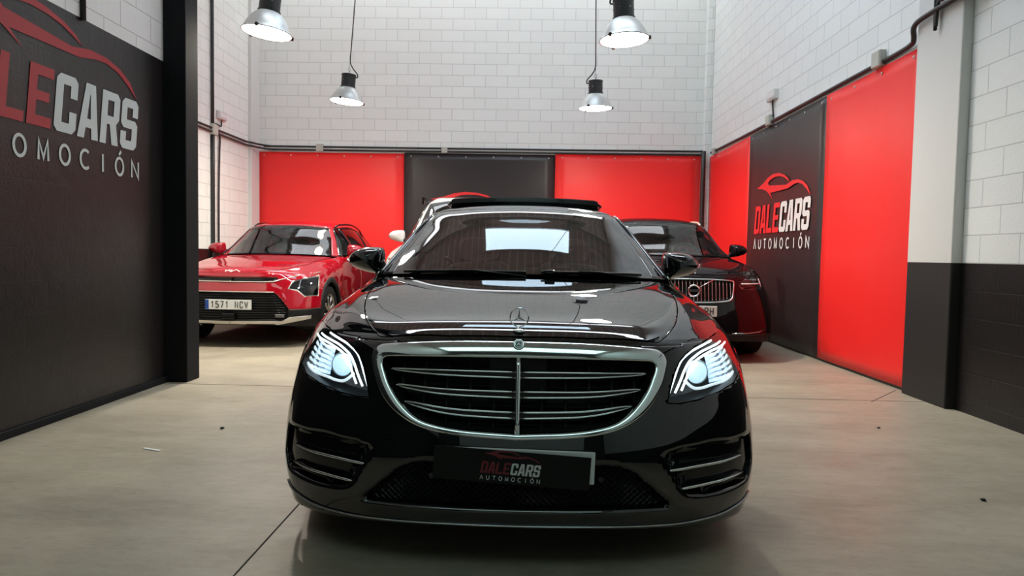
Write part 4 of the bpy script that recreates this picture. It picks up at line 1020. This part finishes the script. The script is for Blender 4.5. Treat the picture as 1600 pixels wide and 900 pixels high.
    for A, D in zip(L, L[1:]):
        for k in range(6): bm.faces.new((A[k], A[(k+1) % 6], D[(k+1) % 6], D[k]))
    bm.faces.new(L[0]); bm.faces.new(L[-1][::-1]); obj('roof_wind_deflector', bm, 'gloss', root, smooth=False)
    for sg in (-1, 1): obj('deflector_arm', tube([(sg*.525, 2.66, 1.468), (sg*.55, 2.72, 1.462), (sg*.555, 2.95, 1.452)], .010, 8), 'gloss', root, smooth=True)
    obj('glass_roof_panel', loft_outline([[Vector((x, y, z)) for x, y in ((-.50, 3.02), (.50, 3.02), (.50, 3.60), (-.50, 3.60))] for z in (1.492, 1.500)]), 'gloss', root)
    bm = bmesh.new(); lathe(bm, [(.001, 0), (.033, 0), (.033, .001)], 24, 'Y'); o = obj('glass_sticker', bm, 'sticker', root); o.location = (-.655, 1.80, 1.075); o.rotation_euler = (-1.0, 0, -.35)
    return {'lens': 'lens', 'air_intake': 'gloss', 'lower_air_intake': 'matte'}
M['lampbowl'] = mat('lamp_bowl', (.008, .009, .010), .3, spec=.3)
M['reflector'] = mat('lamp_reflector', (.75, .85, .95), .15, .9, emit=(.35, .60, .95), es=.12)
M['led_soft'] = mat('reflector_glow', (.8, .9, 1), .2, emit=(.80, .95, 1), es=.7)
M['lipchrome'] = mat('satin_trim', (.45, .46, .46), .25, .9)
merc, *_ = build_car('saloon_car', 'black luxury saloon facing the camera with lit headlights and a star on the hood', 'car', (-.022, 2.30, 0), 'black', nr=8, nc=14, front=front_saloon, seats='beige', mirr=(.965, 1.93, 1.058))

# ---------------------------------------------------------------- red crossover
KY = [(-.02, -.02), (.14, .09), (.48, .46), (.87, .86), (1.26, 1.25), (1.42, 1.40), (2.34, 2.12), (3.2, 2.85), (4.035, 3.55), (4.15, 3.70), (4.45, 3.95), (4.78, 4.22), (5.26, 4.42)]
KZ = [(.13, .22), (.18, .27), (.33, .37), (.5, .52), (.66, .69), (.80, .85), (.885, .93), (1.0, 1.055), (1.12, 1.15), (1.485, 1.545)]
def front_crossover(root, body, hp, fy, fz):
    SL = [(0, .790), (.35, .792), (.482, .794), (.50, .775), (.47, .748), (.35, .744), (0, .742)]
    LG = [(0, .626), (.476, .624), (.544, .568), (.640, .446), (.642, .368), (.606, .323), (0, .310)]
    SK_ = [(0, .304), (.18, .304), (.575, .307), (.656, .351), (.844, .362), (.840, .322), (.604, .278), (.53, .262), (.49, .275), (.20, .275), (.16, .262), (0, .262)]
    HL = [(.617, .668), (.648, .752), (.74, .785), (.832, .808), (.858, .70), (.873, .577), (.773, .577), (.701, .650)]
    sl = [(-.6 if a == 0 else a, b) for a, b in SL]; lg = [(-.6 if a == 0 else a, b) for a, b in LG]
    body.recess(sl, .025, .008, lambda c: c.y < .3); body.recess(lg, .03, .01, lambda c: c.y < .4)
    fl = lambda c: c.y < .75
    for P_ in (HL, LG, SL, SK_): body.cut(P_, (0, 2), fl)
    def extra(c):
        ax = abs(c.x)
        if c.y < .75 and inpoly(ax, c.z, HL): return 'lens'
        if c.y < .4 and inpoly(ax, c.z, SL): return 'upper_grille'
        if c.y < .4 and inpoly(ax, c.z, LG): return 'lower_grille'
        if c.y < .6 and inpoly(ax, c.z, SK_): return 'skid_plate'
        if c.z < .345 or (c.z < .432 and ax > .6): return 'lower_cladding'
        return None
    body.extra = extra
    obj('chrome_strip', tube([body.P(x, z, .004) for x, z in [(-.825, .845), (-.65, .803), (-.523, .767), (-.475, .748), (-.35, .743), (0, .741), (.35, .743), (.475, .748), (.523, .767), (.65, .803), (.825, .845)]], .008, 8, flat=.8), 'silver', root, smooth=True)
    obj('grille_trim', tube([body.P(x, .629, .003) for x in np.linspace(-.477, .477, 12)], .006, 8), 'silver', root, smooth=True)
    for z in (.60, .572, .544, .516, .488, .460, .432, .404, .376, .350):
        xm = float(np.interp(z, [.323, .368, .446, .568, .626], [.60, .64, .63, .53, .47])); obj('grille_slat', tube([body.P(x, z, -.016) for x in np.linspace(-xm, xm, 14)], .0075, 6, flat=.7), 'gloss', root, smooth=True)
    for sg in (-1, 1):
        e = empty('headlight', (0, 0, 0), parent=root); out = [(sg*a, b) for a, b in HL]
        obj('lamp_bowl', well(body, out, (-.3*sg, .9, 0), .06, .93), 'lampbowl', e)
        obj('lamp_frame', tube([body.P(a, b, -.004) for a, b in out], .011, 8, closed=True, flat=.7), 'silver', e, smooth=True)
        obj('lamp_divider', tube([body.P(sg*.715, .66, -.01), body.P(sg*.715, .768, -.01)], .008, 6), 'gloss', e)
        for z in (.745, .70, .65): obj('lamp_element', B((0, 0, 0), (.095, .02, .028), .006), 'darkchrome', e).location = body.P(sg*.775, z, -.045)+Vector((-.0475, 0, -.014))
        for dx in (0,):
            o = obj('fog_lamp', B((-.055, -.01, -.018), (.055, .01, .018), .006), 'darkchrome', root); o.location = body.P(sg*.555, .368, .004)
    plate(root, 'number_plate', (.0, body.P(0, .49).y-.024, .489), '1571 NCW', -.198, .0545)
    bm = letters('K', {'K': [([(0, 0), (0, 1)], 0), ([(0, .25), (.30, 1)], 0), ([(.14, .70), (.40, 0), (.40, 1)], 0), ([(.40, .0), (.72, 1), (1, 0)], 0)]}, 0, .1, .175, .040, .009, 0, 0, .003)
    q = body.P(-.05, .868, .004); o = obj('badge_lettering', bm, 'logo_white', root); o.location = (-.087, q.y-.02, .846); o.rotation_euler = (-.75, 0, 0)
    h = hp[1:-1]
    for sg in (-1, 1): obj('panel_gap', tube([body.T(sg*p.x, p.y, 0) for p in spline([(a, b, 0) for a, b in h], 5)], .003, 6), 'seam', root)
    obj('radar_panel', B((-.075, -.04, .325), (.075, 0.0, .395), .008), 'gloss', root)
    return {'lens': 'lens', 'upper_grille': 'gloss', 'lower_grille': 'matte', 'skid_plate': 'silver', 'lower_cladding': 'matte'}
kia, *_ = build_car('crossover_car', 'red crossover with a white number plate parked on the left behind the black pillar', 'car', (-3.31, 7.60, 0), 'red', xs=.955, ym=KY, zm=KZ, nr=6, nc=8, front=front_crossover, seats='greyseat', suv=True, tireR=.335, mirr=(.955, 1.80, 1.115), glassm='clearglass',
  hoodpoly=[(0, .155), (.25, .165), (.48, .24), (.58, .37), (.64, .53), (.70, .64), (.73, .90), (.765, 1.18), (.785, 1.46), (0, 1.46)])

# ---------------------------------------------------------------- dark SUV
VZ = [(.13, .2), (.18, .24), (.33, .36), (.5, .54), (.66, .72), (.80, .93), (.885, 1.02), (1.0, 1.13), (1.12, 1.22), (1.485, 1.66)]
VY = [(-.02, -.02), (.14, .09), (.48, .46), (.87, .87), (1.26, 1.28), (1.42, 1.44), (2.34, 2.22), (3.2, 3.0), (4.035, 3.74), (4.15, 3.9), (4.45, 4.2), (4.78, 4.48), (5.26, 4.70)]
def front_suv(root, body, hp, fy, fz, badge=True):
    GO = [(0, .886), (.206, .884), (.40, .873), (.428, .862), (.432, .83), (.415, .70), (.395, .662), (.34, .645), (.20, .632), (0, .627)]
    GI = [(0, .872), (.206, .870), (.39, .861), (.412, .850), (.416, .825), (.400, .705), (.382, .678), (.33, .661), (.20, .648), (0, .643)]
    HL = [(.49, .857), (.594, .897), (.70, .902), (.785, .900), (.805, .86), (.79, .80), (.755, .781), (.643, .776), (.519, .779), (.490, .815)]
    if not badge: k = float(fz(.80))/.93; GO, GI, HL = [[(a, b*k) for a, b in q] for q in (GO, GI, HL)]
    k = 1 if badge else k
    gin = ring_pts(GI, 4); fl = lambda c: c.y < .6
    cut(body.bm, gin, (0, 2), fl); body.cut(HL, (0, 2), fl)
    def extra(c):
        ax = abs(c.x)
        if c.y < .5 and inpoly(c.x, c.z, gin): return 'drop'
        if c.y < .6 and inpoly(ax, c.z, HL): return 'lens'
        if c.z < .30*k and c.y < .6: return 'lower_cladding'
        return None
    body.extra = extra
    gr = empty('grille', (0, 0, 0), parent=root)
    obj('grille_frame', outline_ring(body, GO, GI, .012, .02), 'chrome', gr, smooth=True); obj('grille_well', well(body, gin, (0, 1, 0), .06, .97), 'matte', gr)
    for i in range(-10, 11):
        x = i*.039; zt = float(np.interp(abs(x), [0, .2, .42], [.868, .866, .852]))*k; zb = float(np.interp(abs(x), [0, .2, .33, .42], [.65, .655, .67, .70]))*k
        obj('grille_slat', tube([body.P(x, z, -.008) for z in np.linspace(zb, zt, 6)], .0062, 6, flat=.8), 'chrome', gr, smooth=True)
    if badge:
        e = empty('emblem', (0, body.P(0, .76).y-.012, .757), parent=gr); bm = bmesh.new(); sweep(bm, [Vector((.058*math.cos(a*PI/24), 0, .058*math.sin(a*PI/24))) for a in range(48)], .010, 8, closed=True); obj('emblem_ring', bm, 'chrome', e, smooth=True)
        bm = bmesh.new(); lathe(bm, [(.001, .0), (.052, .0), (.052, .008)], 32, 'Y'); obj('emblem_disc', bm, 'badge', e); obj('emblem_bar', B((-.052, -.006, -.012), (.052, 0, .012), .002), 'darkchrome', e)
        bm = letters('VOLVO', PL, -.041, .0170, .0135, .014, .003, -.007, 0, .001); obj('emblem_lettering', bm, 'chrome', e).location = (0, -.0062, 0)
        obj('diagonal_bar', tube([body.P(.05, .79, .006), body.P(.21, .872, .006)], .008, 6, flat=.6), 'chrome', gr, smooth=True)
    for sg in (-1, 1):
        e = empty('headlight', (0, 0, 0), parent=root); out = [(sg*a, b) for a, b in HL]
        obj('lamp_bowl', well(body, out, (-.3*sg, .9, 0), .04, .95), 'darkchrome', e); obj('lamp_rim', tube([body.P(a, b, -.002) for a, b in out], .004, 6, closed=True), 'darkchrome', e)
        obj('light_bar', tube([body.P(sg*x, .835*k, -.005) for x in (.515, .60, .70, .775)], .014, 8, flat=.7), 'lampgrey', e, smooth=True)
        obj('light_bar_end', tube([body.P(sg*.785, z*k, -.004) for z in (.80, .84, .885)], .010, 8, flat=.7), 'lampgrey', e, smooth=True)
        for x in (.56, .635, .705): obj('lamp_element', B((-.025, -.01, -.012), (.025, .01, .012), .004), 'chrome', e).location = body.P(sg*x, .878*k, -.012)
        obj('bumper_trim', tube([body.P(sg*x, z*k, .003) for x, z in ((.40, .315), (.55, .318), (.70, .332), (.78, .36))], .007, 6), 'darkchrome', root, smooth=True)
    if badge: plate(root, 'number_plate', (-.03, body.P(0, .548).y-.024, .548), 'RH', .13, .0545)
    h = hp[1:-1]
    for sg in (-1, 1): obj('panel_gap', tube([body.T(sg*p.x, p.y, 0) for p in spline([(a, b, 0) for a, b in h], 5)], .003, 6), 'seam', root)
    return {'lens': 'lens', 'lower_cladding': 'matte'}
M['lampgrey'] = mat('unlit_light_bar', (.75, .72, .72), .3)
hpv = [(0, .155), (.25, .165), (.48, .24), (.58, .37), (.64, .53), (.70, .68), (.73, .90), (.765, 1.18), (.785, 1.46), (0, 1.46)]
build_car('suv_car', 'dark SUV with a vertical-slat chrome grille parked on the right behind the black saloon', 'car', (1.76, 7.2, 0), 'volvo', xs=1.0, ym=VY, zm=VZ, nr=6, nc=8, front=front_suv, seats='beige', suv=True, tireR=.36, mirr=(1.0, 1.85, 1.20), hoodpoly=hpv, glassm='clearglass', railm='silver')
# ---------------------------------------------------------------- tall white car
WZ = [(.13, .25), (.18, .30), (.33, .42), (.5, .60), (.66, .82), (.80, 1.06), (.885, 1.15), (1.0, 1.27), (1.12, 1.38), (1.36, 1.77), (1.43, 1.90), (1.485, 1.925)]
white = build_car('tall_car', 'tall white off-road car mostly hidden behind the black saloon', 'car', (-.87, 7.68, 0), 'white', xs=.93, ym=VY, zm=WZ, nr=5, nc=6, front=lambda *a: front_suv(*a, badge=False), seats='greyseat', suv=True, tireR=.38, mirr=(.91, 1.72, 1.325), hoodpoly=hpv)[0]
b = bmesh.new(); box(b, (-.665, 2.30, 1.80), (-.625, 2.36, 1.905), .01); sweep(b, [(-.63, 2.33, 1.90), (-.56, 2.34, 1.84)], .006, 6); obj('roof_lamp_bracket', b, 'gloss', white)
